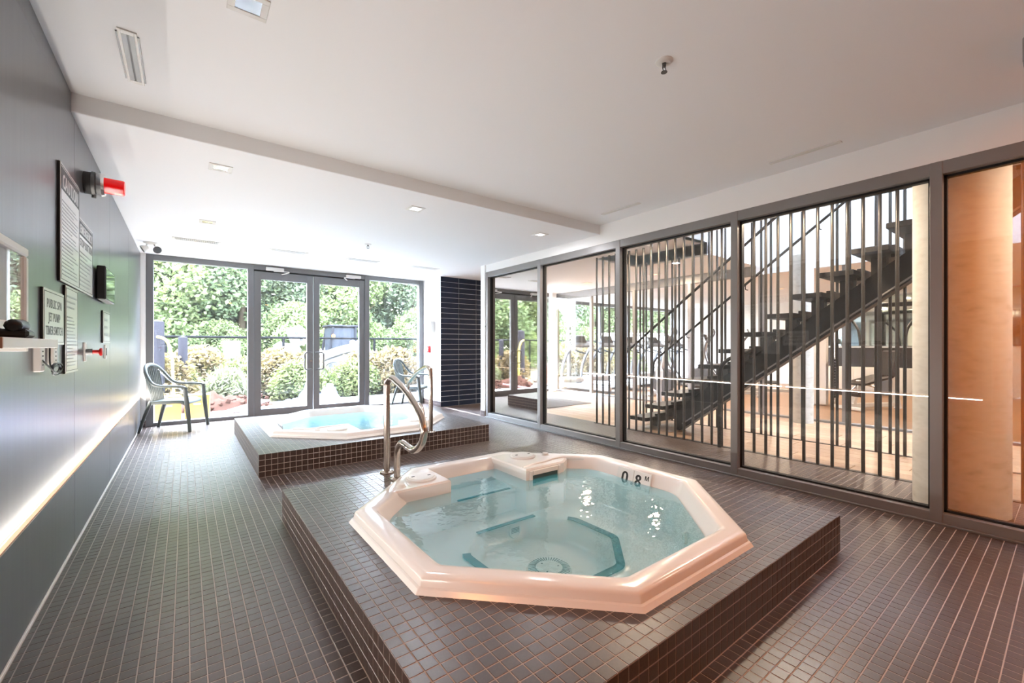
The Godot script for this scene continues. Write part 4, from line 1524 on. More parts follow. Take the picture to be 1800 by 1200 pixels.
# ---------------------------------------------------------------- gym
func make_gym() -> void:
	var grey := mat("machine_grey", Color(0.42, 0.43, 0.45), 0.4, 0.3)
	var silver := mat("machine_silver", Color(0.72, 0.72, 0.72), 0.35, 0.4)
	var dark := mat("machine_dark", Color(0.10, 0.10, 0.11), 0.5)
	var pad := mat("pad_vinyl", Color(0.13, 0.09, 0.075), 0.45)
	# treadmills in a row, facing the garden
	var tm := thing("treadmill", "grey treadmill nearest the corridor, facing the garden glass", "treadmill", Vector3(8.75, 0, -8.0), 0.0, "treadmills along the garden glass")
	var st := st_new()
	span(st, Vector3(-0.28, 0.1, -0.75), Vector3(0.28, 0.16, 0.95), 0.01)
	part("belt_deck", st, dark, tm)
	for s in [-1, 1]:
		st = st_new()
		span(st, Vector3(s * 0.28, 0.06, -0.8), Vector3(s * 0.4, 0.18, 0.98), 0.02)
		part("side_rail", st, silver, tm)
	st = st_new()
	prism(st, [Vector2(-0.4, -1.05), Vector2(0.4, -1.05), Vector2(0.4, -0.62), Vector2(-0.4, -0.62)], 0.04, 0.3, 0.05)
	part("motor_cover", st, silver, tm)
	for s in [-1, 1]:
		st = st_new()
		tube(st, smoothed([Vector3(s * 0.38, 0.2, -0.72), Vector3(s * 0.39, 0.6, -0.68), Vector3(s * 0.39, 0.95, -0.52), Vector3(s * 0.38, 1.2, -0.3)], 5), 0.045, 10, 0.7)
		part("upright", st, grey, tm)
		st = st_new()
		tube(st, smoothed([Vector3(s * 0.38, 1.16, -0.36), Vector3(s * 0.37, 1.05, -0.1), Vector3(s * 0.36, 1.0, 0.15)], 4), 0.022, 8)
		part("arm_rail", st, dark, tm)
	st = st_new()
	box(st, Vector3(0, 1.24, -0.33), Vector3(0.82, 0.07, 0.26), 0.02, Basis(Vector3.RIGHT, 0.5))
	box(st, Vector3(0, 1.37, -0.42), Vector3(0.5, 0.26, 0.05), 0.015, Basis(Vector3.RIGHT, -0.45))
	var con := part("console", st, grey, tm)
	st = st_new()
	box(st, Vector3(0, 1.38, -0.39), Vector3(0.42, 0.2, 0.01), 0.002, Basis(Vector3.RIGHT, -0.45))
	part("display", st, dark, con)
	var nth := ["second grey treadmill from the corridor, facing the garden glass", "third grey treadmill from the corridor, facing the garden glass", "fourth grey treadmill from the corridor, facing the garden glass", "fifth grey treadmill from the corridor, facing the garden glass"]
	for k in 4:
		copy(tm, Vector3(9.9 + 1.15 * k, 0, -8.0), 0.0, nth[k], "treadmill")
	# elliptical trainers
	var el := thing("elliptical_trainer", "elliptical trainer with tall handles, nearest the rods", "exercise machine", Vector3(9.3, 0, -5.6), 0.4, "elliptical trainers")
	st = st_new()
	span(st, Vector3(-0.3, 0.0, -0.75), Vector3(0.3, 0.05, -0.65), 0.01)
	span(st, Vector3(-0.25, 0.0, 0.75), Vector3(0.25, 0.05, 0.85), 0.01)
	span(st, Vector3(-0.05, 0.04, -0.7), Vector3(0.05, 0.12, 0.8), 0.01)
	part("base", st, silver, el)
	st = st_new()
	lathe(st, [Vector2(0, -0.09), Vector2(0.27, -0.09), Vector2(0.3, -0.05), Vector2(0.3, 0.05), Vector2(0.27, 0.09), Vector2(0, 0.09)], Vector3(0, 0.38, -0.45), Vector3.RIGHT, 24)
	part("flywheel_housing", st, grey, el)
	st = st_new()
	tube(st, smoothed([Vector3(0, 0.5, -0.5), Vector3(0, 0.95, -0.42), Vector3(0, 1.3, -0.36)], 4), 0.05, 10)
	part("mast", st, silver, el)
	st = st_new()
	box(st, Vector3(0, 1.38, -0.34), Vector3(0.34, 0.24, 0.06), 0.02, Basis(Vector3.RIGHT, -0.4))
	part("console", st, dark, el)
	for s in [-1, 1]:
		st = st_new()
		tube(st, smoothed([Vector3(s * 0.22, 0.3, 0.0), Vector3(s * 0.24, 0.8, -0.3), Vector3(s * 0.27, 1.2, -0.35), Vector3(s * 0.25, 1.5, -0.18), Vector3(s * 0.2, 1.62, -0.2)], 5), 0.02, 8)
		part("handle", st, grey, el)
		st = st_new()
		box(st, Vector3(s * 0.2, 0.28, 0.25), Vector3(0.14, 0.05, 0.4), 0.02)
		part("pedal", st, dark, el)
	copy(el, Vector3(10.5, 0, -5.3), 0.4, "elliptical trainer with tall handles, second from the rods", "elliptical_trainer")
	copy(el, Vector3(11.7, 0, -5.0), 0.4, "elliptical trainer with tall handles, farthest from the rods", "elliptical_trainer")
	# weight machine with white shroud
	var wt := thing("weight_tower", "tall white shrouded weight stack beyond the rods", "exercise machine", Vector3(10.3, 0, -3.3), 0.25)
	st = st_new()
	box(st, Vector3(0, 0.95, 0), Vector3(0.3, 1.9, 0.5), 0.03)
	part("shroud", st, mats.white_plastic, wt)
	for k in 14:
		st = st_new()
		box(st, Vector3(-0.08, 0.2 + k * 0.055, 0.36), Vector3(0.32, 0.045, 0.13), 0.005)
		part("weight_plate", st, dark, wt)
	st = st_new()
	for s in [-1, 1]:
		tube(st, [Vector3(-0.08 + s * 0.1, 0.05, 0.36), Vector3(-0.08 + s * 0.1, 1.9, 0.36)], 0.012, 8)
	part("guide_rod", st, mats.chrome, wt)
	# leg curl bench
	var b := thing("leg_curl_bench", "leg curl bench with brown pads and white frame beyond the rods", "exercise machine", Vector3(10.4, 0, -2.35), -0.5)
	st = st_new()
	bar(st, Vector3(-0.6, 0.08, 0), Vector3(0.5, 0.08, 0), 0.08, 0.08, 0.01)
	bar(st, Vector3(-0.55, 0.04, -0.3), Vector3(-0.55, 0.04, 0.3), 0.06, 0.06, 0.01)
	bar(st, Vector3(0.55, 0.0, 0), Vector3(0.35, 0.85, 0), 0.1, 0.08, 0.01)
	bar(st, Vector3(-0.45, 0.08, 0), Vector3(-0.3, 0.55, 0), 0.08, 0.08, 0.01)
	part("frame", st, mats.white_plastic, b)
	st = st_new()
	box(st, Vector3(-0.1, 0.55, 0), Vector3(0.6, 0.08, 0.36), 0.03, Basis(Vector3(0, 0, 1), 0.22))
	part("seat_pad", st, pad, b)
	st = st_new()
	box(st, Vector3(0.33, 0.85, 0), Vector3(0.09, 0.55, 0.36), 0.04, Basis(Vector3(0, 0, 1), -0.3))
	part("back_pad", st, pad, b)
	st = st_new()
	cyl(st, Vector3(-0.55, 0.32, -0.25), Vector3(-0.55, 0.32, 0.25), 0.06, 14)
	part("roller_pad", st, pad, b)
	st = st_new()
	tube(st, filleted([Vector3(-0.55, 0.32, 0), Vector3(-0.3, 0.5, 0.0), Vector3(-0.1, 0.42, 0.22)], 0.06), 0.02, 8)
	part("lever", st, mats.chrome, b)
	# cable crossover far behind
	var cc := thing("cable_machine", "tall cable machine with dark uprights at the far wall", "exercise machine", Vector3(13.6, 0, -2.9), 0.2)
	for s in [-1, 1]:
		st = st_new()
		box(st, Vector3(0, 1.1, s * 0.7), Vector3(0.12, 2.2, 0.12), 0.01)
		part("upright", st, dark, cc)
		st = st_new()
		tube(st, smoothed([Vector3(0, 1.9, s * 0.62), Vector3(-0.25, 1.6, s * 0.45), Vector3(-0.3, 1.2, s * 0.4)], 4), 0.03, 8)
		part("arm", st, dark, cc)
	st = st_new()
	bar(st, Vector3(0, 2.2, -0.76), Vector3(0, 2.2, 0.76), 0.1, 0.1, 0.01)
	part("crossbar", st, dark, cc)
	st = st_new()
	box(st, Vector3(0, 0.5, 0), Vector3(0.3, 1.0, 0.3), 0.03)
	part("weight_stack", st, grey, cc)
	# dark backed cabinet and mirrors on the far wall
	var cab := thing("gym_cabinet", "long low white cabinet with dark brown back panel at the far wall", "cabinet", Vector3(14.8, 0, -2.9))
	st = st_new()
	span(st, Vector3(-0.3, 0, -1.6), Vector3(0.3, 0.62, 1.6), 0.01)
	part("body", st, mats.white_plastic, cab)
	st = st_new()
	span(st, Vector3(0.2, 0.62, -1.6), Vector3(0.3, 1.15, 1.6), 0.01)
	part("back_panel", st, pad, cab)
	for k in 4:
		st = st_new()
		span(st, Vector3(-0.312, 0.05, -1.57 + k * 0.79), Vector3(-0.3, 0.6, -0.8 + k * 0.79), 0.002)
		part("door", st, mats.white_plastic, cab)
	var mir := thing("wall_mirror", "large greenish wall mirror at the far side of the gym", "mirror", Vector3(15.18, 1.85, -2.6))
	st = st_new()
	span(st, Vector3(-0.02, -0.65, -2.2), Vector3(0.0, 0.7, 2.2), 0.003)
	part("sheet", st, mat("mirror_sheet", Color(0.80, 0.86, 0.84), 0.04, 1.0), mir)
	# dark mat at the corridor's end
	st = st_new()
	prism(st, [Vector2(5.55, -7.35), Vector2(6.75, -7.35), Vector2(6.75, -6.15), Vector2(5.55, -6.15)], 0.0, 0.01, 0.004)
	var mt := part("floor_mat", st, mat("mat_grey", Color(0.40, 0.39, 0.38), 0.9), self)
	tag(mt, "grey mat on the pale floor at the end of the corridor", "mat")
	# spray bottle on the rail side
	var bt := thing("spray_bottle", "white cleaning spray bottle standing on a post beyond the rods", "bottle", Vector3(7.3, 0.0, -4.9))
	st = st_new()
	cyl(st, Vector3.ZERO, Vector3(0, 0.55, 0), 0.05, 14)
	part("stand", st, silver, bt)
	st = st_new()
	lathe(st, [Vector2(0, 0.55), Vector2(0.07, 0.55), Vector2(0.07, 0.72), Vector2(0.03, 0.82), Vector2(0.03, 0.86), Vector2(0, 0.86)], Vector3.ZERO, Vector3.UP, 16)
	part("bottle", st, mats.white_plastic, bt)
	st = st_new()
	box(st, Vector3(-0.02, 0.88, 0), Vector3(0.1, 0.05, 0.03), 0.006)
	part("trigger", st, mats.white_plastic, bt)
	# lights in corridor and gym
	var warm := Color(1.0, 0.9, 0.78)
	for q in [Vector3(7.1, 2.6, -6.6), Vector3(7.3, 2.6, -5.0), Vector3(9.4, 2.6, -7.0), Vector3(11.6, 2.6, -7.0), Vector3(9.4, 2.6, -4.4), Vector3(11.6, 2.6, -4.4), Vector3(9.4, 2.6, -1.4), Vector3(11.6, 2.6, -1.4), Vector3(13.6, 2.6, -3.0)]:
		downlight("small square warm ceiling light in the gym beyond the rods", q, 3.8, warm, "warm gym ceiling lights", 0.18)
	for q in [Vector3(4.62, 2.6, 0.5), Vector3(4.62, 2.6, -1.66), Vector3(4.62, 2.6, -3.4)]:
		downlight("small square warm ceiling light in the corridor just behind the glass", q, 4.0, warm, "warm corridor ceiling lights", 0.14)

# ---------------------------------------------------------------- garden
func leaf_cluster(n: int, leaf: float, seed_: int, upright := 0.0) -> ArrayMesh:
	var r := RandomNumberGenerator.new()
	r.seed = seed_
	var st := st_new()
	st.set_smooth_group(-1)
	for k in n:
		var d := Vector3(r.randfn(), r.randfn(), r.randfn()).normalized() * pow(r.randf(), 0.4) * 0.5
		var dir := (Vector3(r.randfn(), r.randfn() * 0.6 + upright, r.randfn())).normalized()
		var side := dir.cross(Vector3(r.randfn(), r.randfn(), r.randfn())).normalized()
		var nrm := dir.cross(side)
		var l := leaf * r.randf_range(0.7, 1.3)
		var w := l * (0.3 if upright < 1.0 else 0.07)
		var a := d - dir * l * 0.5
		var b := d + dir * l * 0.5
		var s1 := d + side * w + nrm * w * 0.3
		var s2 := d - side * w + nrm * w * 0.3
		for v in [a, s1, b, a, b, s2]:
			st.add_vertex(v)
	return mesh_of(st)

func leaf_mat(called: String, c: Color) -> StandardMaterial3D:
	var m := mat(called, c, 0.8, 0.0, 0.2)
	m.backlight_enabled = true
	m.backlight = Color(0.75, 0.8, 0.6)
	m.vertex_color_use_as_albedo = true
	return m

func foliage(parent: Node, called: String, mesh: Mesh, m: Material, places: Array, lo: float, hi: float, r: RandomNumberGenerator) -> void:
	var mm := MultiMesh.new()
	mm.transform_format = MultiMesh.TRANSFORM_3D
	mm.use_colors = true
	mm.mesh = mesh
	mm.instance_count = places.size()
	for k in places.size():
		var s := r.randf_range(lo, hi)
		mm.set_instance_transform(k, Transform3D(Basis.from_euler(Vector3(r.randf() * 0.6, r.randf() * TAU, r.randf() * 0.6)).scaled(Vector3.ONE * s), places[k]))
		var v := r.randf_range(0.72, 1.0)
		mm.set_instance_color(k, Color(v * r.randf_range(0.9, 1.0), v, v * r.randf_range(0.85, 1.0)))
	var o := MultiMeshInstance3D.new()
	o.name = called
	o.multimesh = mm
	o.material_override = m
	o.set_meta("kind", "stuff")
	parent.add_child(o, true)

func make_tree(called: String, label: String, group: String, at: Vector3, h: float, wide: float, m: Material, mesh: Mesh, seed_: int) -> Node3D:
	var r := RandomNumberGenerator.new()
	r.seed = seed_
	var t := thing(called, label, "tree", at, 0.0, group)
	var st := st_new()
	tube(st, smoothed([Vector3(0, -0.1, 0), Vector3(0.1, h * 0.3, 0.05), Vector3(-0.05, h * 0.6, 0.1), Vector3(0.0, h * 0.85, 0)], 3), [0.16, 0.15, 0.14, 0.13, 0.12, 0.11, 0.1, 0.08, 0.06, 0.04], 8)
	for k in 5:
		var a := k * 2.4
		var y := h * (0.25 + 0.1 * k)
		tube(st, smoothed([Vector3(0, y, 0), Vector3(cos(a) * wide * 0.4, y + h * 0.1, sin(a) * wide * 0.4), Vector3(cos(a) * wide * 0.75, y + h * 0.2, sin(a) * wide * 0.75)], 3), [0.07, 0.065, 0.06, 0.05, 0.04, 0.03, 0.02], 6)
	part("trunk", st, mat("bark", Color(0.25, 0.22, 0.18), 0.9, 0.0, 0.1), t)
	var places := []
	# crown of several overlapping lobes
	for q in 16:
		var a := r.randf() * TAU
		var y := h * r.randf_range(0.12, 0.92)
		var prof := sin(clampf(y / h * 0.9 + 0.12, 0, 1) * PI)
		var c := Vector3(cos(a) * wide * 0.62 * prof, y, sin(a) * wide * 0.62 * prof)
		var rad := wide * r.randf_range(0.34, 0.55)
		for k in 52:
			var d := Vector3(r.randfn(), r.randfn(), r.randfn()).normalized() * rad * pow(r.randf(), 0.3)
			var p := c + d
			if p.y > 0.15:
				places.append(p)
	foliage(t, "leaves", mesh, m, places, 0.7, 1.25, r)
	return t

func make_shrub(called: String, label: String, group: String, at: Vector3, h: float, wide: float, m: Material, mesh: Mesh, seed_: int, n := 190) -> Node3D:
	var r := RandomNumberGenerator.new()
	r.seed = seed_
	var t := thing(called, label, "shrub", at, 0.0, group)
	var st := st_new()
	for k in 7:
		var a := k * 0.9
		tube(st, [Vector3(0, -0.02, 0), Vector3(cos(a) * wide * 0.3, h * 0.4, sin(a) * wide * 0.3), Vector3(cos(a) * wide * 0.6, h * 0.8, sin(a) * wide * 0.6)], [0.012, 0.009, 0.004], 5)
	part("stems", st, mat("bark", Color(0.25, 0.22, 0.18), 0.9, 0.0, 0.1), t)
	var places := []
	for k in n:
		var a := r.randf() * TAU
		var y := pow(r.randf(), 0.8)
		var rr := wide * sqrt(r.randf()) * sqrt(maxf(1.0 - pow(y, 2.5), 0.05))
		places.append(Vector3(cos(a) * rr, 0.04 + y * h, sin(a) * rr))
	foliage(t, "leaves", mesh, m, places, 0.28, 0.5, r)
	return t

func bumpy(size: Vector3, nx: int, nz: int, seed_: int, rough: float) -> ArrayMesh:
	var n := FastNoiseLite.new()
	n.seed = seed_
	n.frequency = 0.9
	n.fractal_octaves = 4
	var st := st_new()
	smooth_id += 1
	st.set_smooth_group(smooth_id)
	var h := func(i: int, j: int) -> Vector3:
		var u := float(i) / nx * 2 - 1
		var v := float(j) / nz * 2 - 1
		var d := clampf(1.0 - sqrt(u * u + v * v), 0.0, 1.0)
		return Vector3(u * size.x, -0.01 + size.y * smoothstep(0.0, 0.7, d) * (0.75 + rough * n.get_noise_2d(u * size.x * 3, v * size.z * 3)), v * size.z)
	for i in nx:
		for j in nz:
			quad(st, h.call(i, j), h.call(i + 1, j), h.call(i + 1, j + 1), h.call(i, j + 1), Vector3(0, -9, 0))
	return mesh_of(st)

func make_garden() -> void:
	var st := st_new()
	span(st, Vector3(-14, -0.3, -34), Vector3(42, -0.05, -8.5))
	var soil := mat("soil", Color(1, 1, 1), 0.95, 0.0, 0.15)
	textured(soil, noise_tex(0.03, ramp([[0.0, Color(0.21, 0.18, 0.15)], [0.5, Color(0.27, 0.25, 0.20)], [1.0, Color(0.29, 0.31, 0.21)]]), 61, 512, 5), Vector3(0.5, 0.5, 0.5))
	struct("ground", st, soil)
	st = st_new()
	prism(st, [Vector2(-6, -8.5), Vector2(-6, -9.6), Vector2(0.7, -9.65), Vector2(2.4, -10.45), Vector2(9.0, -10.6), Vector2(20, -10.6), Vector2(20, -8.5)], -0.2, -0.012, 0.005)
	struct("patio", st, mat("patio_concrete", Color(0.74, 0.735, 0.73), 0.85))
	# trees
	var c1 := leaf_cluster(60, 0.17, 101)
	var c2 := leaf_cluster(64, 0.15, 102)
	var kinds := [leaf_mat("leaf_bright", Color(0.366, 0.398, 0.277)), leaf_mat("leaf_mid", Color(0.335, 0.379, 0.284)), leaf_mat("leaf_cool", Color(0.337, 0.368, 0.304))]
	var protos := []
	var looks := ["yellow-green leafy tree", "mid-green leafy tree", "cool grey-green leafy tree"]
	for k in 3:
		protos.append(make_tree("leafy_tree", looks[k] + " in the dense row behind the fence", looks[k] + "s behind the fence", Vector3(-1.5 + k * 3.2, 0, -19.5 - k * 0.7), 7.6 + k * 0.7, 2.5, kinds[k], c1 if k != 1 else c2, 200 + k))
	var r := RandomNumberGenerator.new()
	r.seed = 77
	for k in 26:
		var p: Node3D = protos[(k * 2 + k / 3) % 3]
		var row := k % 2
		var x := -9.0 + (k / 2) * 3.6 + row * 1.7 + r.randf_range(-0.5, 0.5)
		var c := copy(p, Vector3(x, 0, -20.6 - row * 3.6 + r.randf_range(-0.8, 0.8)), r.randf() * TAU, "", "leafy_tree")
		c.scale = Vector3.ONE * r.randf_range(0.9, 1.2)
	# undergrowth before the trees
	var c3 := leaf_cluster(40, 0.22, 103)
	var c4 := leaf_cluster(22, 0.6, 104, 2.5)
	var russet := leaf_mat("leaf_russet", Color(0.416, 0.345, 0.269))
	var lime := leaf_mat("leaf_lime", Color(0.387, 0.393, 0.271))
	var straw := leaf_mat("leaf_straw", Color(0.413, 0.406, 0.336))
	var pg := make_shrub("green_bush", "round pale green bush in front of the trees", "pale green bushes before the trees", Vector3(-1.2, 0, -18.2), 2.2, 1.5, kinds[0], c3, 301, 330)
	for k in 15:
		var c := copy(pg, Vector3(-6.0 + 2.5 * k + r.randf_range(-0.6, 0.6), 0, -18.6 + r.randf_range(-0.5, 0.5)), r.randf() * TAU, "", "green_bush")
		c.scale = Vector3.ONE * r.randf_range(0.8, 1.3)
	var rs := make_shrub("russet_shrub", "russet and orange flowering shrub before the fence", "russet shrubs before the fence", Vector3(1.75, 0, -12.0), 0.95, 0.7, russet, c3, 302)
	var ls := make_shrub("lime_shrub", "yellow-green low shrub before the fence", "yellow-green shrubs before the fence", Vector3(0.35, 0, -12.9), 0.8, 0.65, lime, c3, 303)
	var gs := make_shrub("grass_clump", "clump of pale ornamental grass before the fence", "pale grass clumps before the fence", Vector3(2.6, 0, -11.6), 0.55, 0.42, straw, c4, 304, 120)
	for k in 38:
		var src: Node3D = [rs, ls, rs, gs, ls][k % 5]
		var nm: String = ["russet_shrub", "lime_shrub", "russet_shrub", "grass_clump", "lime_shrub"][k % 5]
		var z := -11.3 - (k % 3) * 0.75 + r.randf_range(-0.25, 0.25)
		var c := copy(src, Vector3(-0.6 + (k * 0.43) + r.randf_range(-0.2, 0.2), 0, z), r.randf() * TAU, "", nm)
		c.scale = Vector3.ONE * r.randf_range(0.8, 1.25)
	# fence of black posts and rails with wire
	var fz := -13.6
	var fence_black := mat("fence_black", Color(0.06, 0.06, 0.065), 0.9, 0.0, 0.1)
	var fence := thing("wire_fence", "long black wire fence between the shrubs and the trees", "fence", Vector3(0, 0, fz))
	for k in 16:
		st = st_new()
		cyl(st, Vector3(-3.0 + k * 2.6, -0.05, 0), Vector3(-3.0 + k * 2.6, 1.45, 0), 0.035, 10)
		part("post", st, fence_black, fence)
	st = st_new()
	tube(st, [Vector3(-3.4, 1.43, 0), Vector3(38, 1.43, 0)], 0.03, 8)
	part("top_rail", st, fence_black, fence)
	st = st_new()
	for k in 230:
		var x := -3.4 + k * 0.18
		for s in [-1, 1]:
			bar(st, Vector3(x, 0.05, 0), Vector3(x + s * 1.35, 1.4, 0), 0.003, 0.003)
	var wire := part("chain_link", st, fence_black, fence)
	wire.set_meta("kind", "stuff")
	# white lattice board hung on the fence
	var board := thing("fence_board", "white lattice-patterned board hung on the fence", "board", Vector3(0.97, 1.1, fz + 0.05))
	st = st_new()
	box(st, Vector3.ZERO, Vector3(0.38, 0.46, 0.015), 0.002)
	part("board", st, mat("board_white", Color(0.5, 0.5, 0.5), 0.7), board)
	st = st_new()
	for k in 5:
		bar(st, Vector3(-0.17 + k * 0.085, -0.2, 0.009), Vector3(-0.17 + k * 0.085 - 0.1 + 0.1, 0.2, 0.009), 0.006, 0.003, 0.0, Vector3.FORWARD)
		bar(st, Vector3(-0.17, -0.18 + k * 0.09, 0.009), Vector3(0.17, -0.18 + k * 0.09, 0.009), 0.006, 0.003)
	part("lattice", st, mats.grey_plastic, board)
	# skid loader
	var sk := thing("skid_loader", "white skid loader with dark cab parked behind the fence", "loader", Vector3(3.75, 0, -15.3), 0.0)
	var white := mat("loader_white", Color(0.42, 0.42, 0.42), 0.6, 0.0, 0.2) as Material
	st = st_new()
	box(st, Vector3(0.5, 0.75, 0), Vector3(1.5, 0.6, 1.1), 0.06)
	box(st, Vector3(1.0, 1.15, 0), Vector3(0.7, 0.5, 1.0), 0.06)
	part("body", st, white, sk)
	st = st_new()
	for a in [Vector3(0.0, 1.0, -0.45), Vector3(0.0, 1.0, 0.45), Vector3(0.85, 1.0, -0.45), Vector3(0.85, 1.0, 0.45)]:
		bar(st, a, a + Vector3(0.12 if a.x < 0.5 else 0.0, 0.85, 0), 0.07, 0.07, 0.01)
	box(st, Vector3(0.47, 1.86, 0), Vector3(0.95, 0.08, 1.0), 0.03)
	var cab := part("cab_frame", st, mat("loader_dark", Color(0.10, 0.10, 0.11), 0.7, 0.0, 0.1), sk)
	st = st_new()
	box(st, Vector3(0.47, 1.42, 0), Vector3(0.8, 0.8, 0.85), 0.02)
	part("cab_interior", st, mat("cab_dark", Color(0.12, 0.13, 0.15), 0.5, 0.0, 0.2), cab)
	for s in [-1, 1]:
		st = st_new()
		tube(st, filleted([Vector3(1.2, 1.25, s * 0.62), Vector3(0.3, 1.05, s * 0.62), Vector3(-0.55, 0.75, s * 0.62), Vector3(-0.95, 0.3, s * 0.62)], 0.2), 0.1, 8, 1.4)
		part("lift_arm", st, white, sk)
		for x in [0.1, 1.0]:
			st = st_new()
			lathe(st, [Vector2(0, -0.13), Vector2(0.2, -0.13), Vector2(0.34, -0.11), Vector2(0.36, 0), Vector2(0.34, 0.11), Vector2(0.2, 0.13), Vector2(0, 0.13)], Vector3(x, 0.33, s * 0.66), Vector3(0, 0, 1), 20)
			part("wheel", st, mats.black_plastic, sk)
	st = st_new()
	box(st, Vector3(-1.25, 1.0, 0.4), Vector3(0.75, 0.55, 0.5), 0.12, Basis(Vector3(0, 0, 1), -0.2))
	box(st, Vector3(-0.95, 1.5, 0.4), Vector3(0.5, 0.62, 0.16), 0.12, Basis(Vector3(0, 0, 1), 0.35))
	part("boom_head", st, white, sk)
	st = st_new()
	cyl(st, Vector3(-0.98, 1.6, 0.47), Vector3(-0.98, 1.6, 0.5), 0.06, 14)
	cyl(st, Vector3(-0.85, 1.4, 0.47), Vector3(-0.85, 1.4, 0.5), 0.05, 14)
	part("pivot", st, mats.black_plastic, sk)
	st = st_new()
	prism(st, [Vector2(-1.75, -0.75), Vector2(-1.0, -0.75), Vector2(-1.0, 0.75), Vector2(-1.75, 0.75)], 0.08, 0.5, 0.05)
	part("bucket", st, white, sk)
	st = st_new()
	lathe(st, [Vector2(0.05, 0), Vector2(0.06, 0.1), Vector2(0, 0.14)], Vector3(0.1, 1.45, 0.55), Vector3.UP, 12)
	part("beacon", st, mat("amber_plastic", Color(0.6, 0.34, 0.06), 0.4), sk)
	# white container far behind the treadmills
	var hut := thing("garden_shed", "long pale shed with flat roof behind the fence, seen past the treadmills", "shed", Vector3(20.5, 0, -15.4))
	st = st_new()
	box(st, Vector3(0, 0.9, 0), Vector3(4.0, 1.8, 1.8), 0.02)
	part("walls", st, mats.white_plastic, hut)
	st = st_new()
	box(st, Vector3(0, 1.85, 0), Vector3(4.2, 0.1, 2.0), 0.02)
	part("roof", st, mats.white_paint, hut)
	# earth mound, tarpaulin, board, shovel, posts, crates
	var mound := bumpy(Vector3(1.0, 0.3, 0.45), 34, 18, 5, 0.9)
	var md := part("earth_mound", mound, mat("dug_earth", Color(0.21, 0.14, 0.115), 0.95, 0.0, 0.1), self)
	md.position = Vector3(0.5, -0.04, -10.2)
	tag(md, "heap of dug reddish-brown earth beside the patio", "earth")
	var clods := RandomNumberGenerator.new()
	clods.seed = 9
	st = st_new()
	for k in 120:
		var p := Vector3(clods.randf_range(-0.85, 0.85), clods.randf_range(0.03, 0.19), clods.randf_range(-0.35, 0.38))
		box(st, p, Vector3.ONE * clods.randf_range(0.03, 0.09), 0.01, Basis.from_euler(Vector3(clods.randf() * 3, clods.randf() * 3, 0)))
	var cl := part("clods", st, mats.dug_earth, md)
	cl.set_meta("kind", "stuff")
	var tarp := part("tarpaulin", bumpy(Vector3(0.75, 0.24, 0.36), 44, 22, 15, 2.2), mat("tarp_blue", Color(0.33, 0.41, 0.60), 0.45), self)
	tarp.position = Vector3(2.3, -0.012, -10.3)
	tag(tarp, "crumpled blue tarpaulin lying by the garden door", "tarpaulin")
	st = st_new()
	bar(st, Vector3(0.62, 0.02, -9.2), Vector3(1.25, 0.14, -9.62), 0.22, 0.03, 0.004)
	var rb := part("red_board", st, mat("board_red", Color(0.46, 0.24, 0.24), 0.6), self)
	tag(rb, "faded red board lying outside the left window", "board")
	var sh := thing("shovel", "long-handled shovel leaning outside the left window", "shovel", Vector3(-0.42, 0, -9.45))
	st = st_new()
	tube(st, [Vector3(-0.28, 1.12, -0.5), Vector3(0.62, 0.13, 0.0)], 0.016, 8)
	part("shaft", st, mat("worn_wood", Color(0.20, 0.19, 0.18), 0.8, 0.0, 0.15), sh)
	st = st_new()
	box(st, Vector3(0.72, 0.05, 0.05), Vector3(0.26, 0.01, 0.2), 0.004, Basis(Vector3(0, 0, 1), -0.7))
	part("blade", st, mats.cast_metal, sh)
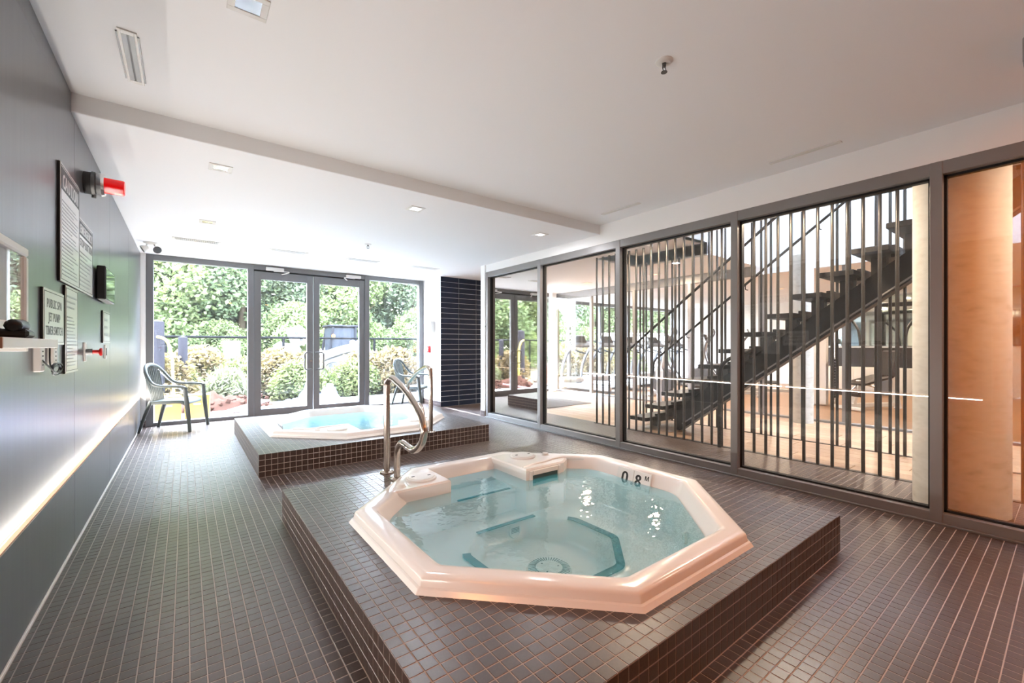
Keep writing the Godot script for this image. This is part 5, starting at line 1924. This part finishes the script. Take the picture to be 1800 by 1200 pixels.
	for k in 2:
		var post := thing("timber_post", ["thick dark timber post with a yellow hose outside the left window", "thinner grey timber post beside the hose outside"][k], "post", Vector3(-0.47 + k * 0.42, 0, -11.0 - k * 0.5))
		st = st_new()
		lathe(st, [Vector2(0.0, -0.05), Vector2(0.14 - k * 0.05, -0.05), Vector2(0.13 - k * 0.05, 1.68 - k * 0.3), Vector2(0.0, 1.72 - k * 0.3)], Vector3.ZERO, Vector3.UP, 16)
		part("shaft", st, mat("dark_timber", Color(0.13, 0.125, 0.14), 0.9, 0.0, 0.1), post)
	st = st_new()
	tube(st, smoothed([Vector3(-0.45, 1.38, -10.82), Vector3(-0.3, 1.3, -10.78), Vector3(-0.22, 1.0, -10.78), Vector3(-0.2, 0.6, -10.75), Vector3(-0.18, 0.15, -10.74), Vector3(-0.12, 0.02, -10.72)], 6), 0.025, 8)
	var hose := part("garden_hose", st, mat("hose_yellow", Color(0.55, 0.48, 0.14), 0.5), self)
	tag(hose, "yellow hose hanging from the timber post", "hose")
	var crate := thing("yellow_crate", "yellow plastic crate outside the left window, nearest the wall", "crate", Vector3(-0.24, -0.012, -8.95), 0.1, "yellow crates outside the window")
	st = st_new()
	for s in [-1, 1]:
		box(st, Vector3(0, 0.19, s * 0.14), Vector3(0.34, 0.38, 0.02), 0.004)
		box(st, Vector3(s * 0.16, 0.19, 0), Vector3(0.02, 0.38, 0.27), 0.004)
	box(st, Vector3(0, 0.02, 0), Vector3(0.32, 0.02, 0.27))
	var yel := mat("crate_yellow", Color(0.62, 0.47, 0.19), 0.5)
	part("body", st, yel, crate)
	st = st_new()
	box(st, Vector3(0, 0.39, 0), Vector3(0.36, 0.02, 0.31), 0.006)
	part("lid", st, yel, crate)
	st = st_new()
	box(st, Vector3(0, 0.25, 0.152), Vector3(0.1, 0.03, 0.006), 0.002)
	part("handhold", st, mats.grey_plastic, crate)
	copy(crate, Vector3(0.16, -0.012, -8.98), -0.06, "yellow plastic crate outside the left window, nearer the door", "yellow_crate")
	# orange cone and road sign seen past the gym glass
	var cone := thing("traffic_cone", "orange traffic cone outside the gym glass", "cone", Vector3(9.0, -0.012, -10.1))
	st = st_new()
	lathe(st, [Vector2(0.16, 0.03), Vector2(0.04, 0.7), Vector2(0.0, 0.71)], Vector3.ZERO, Vector3.UP, 18)
	part("body", st, mat("cone_orange", Color(0.62, 0.22, 0.06), 0.5), cone)
	st = st_new()
	box(st, Vector3(0, 0.015, 0), Vector3(0.4, 0.03, 0.4), 0.008)
	part("foot", st, mats.cone_orange, cone)
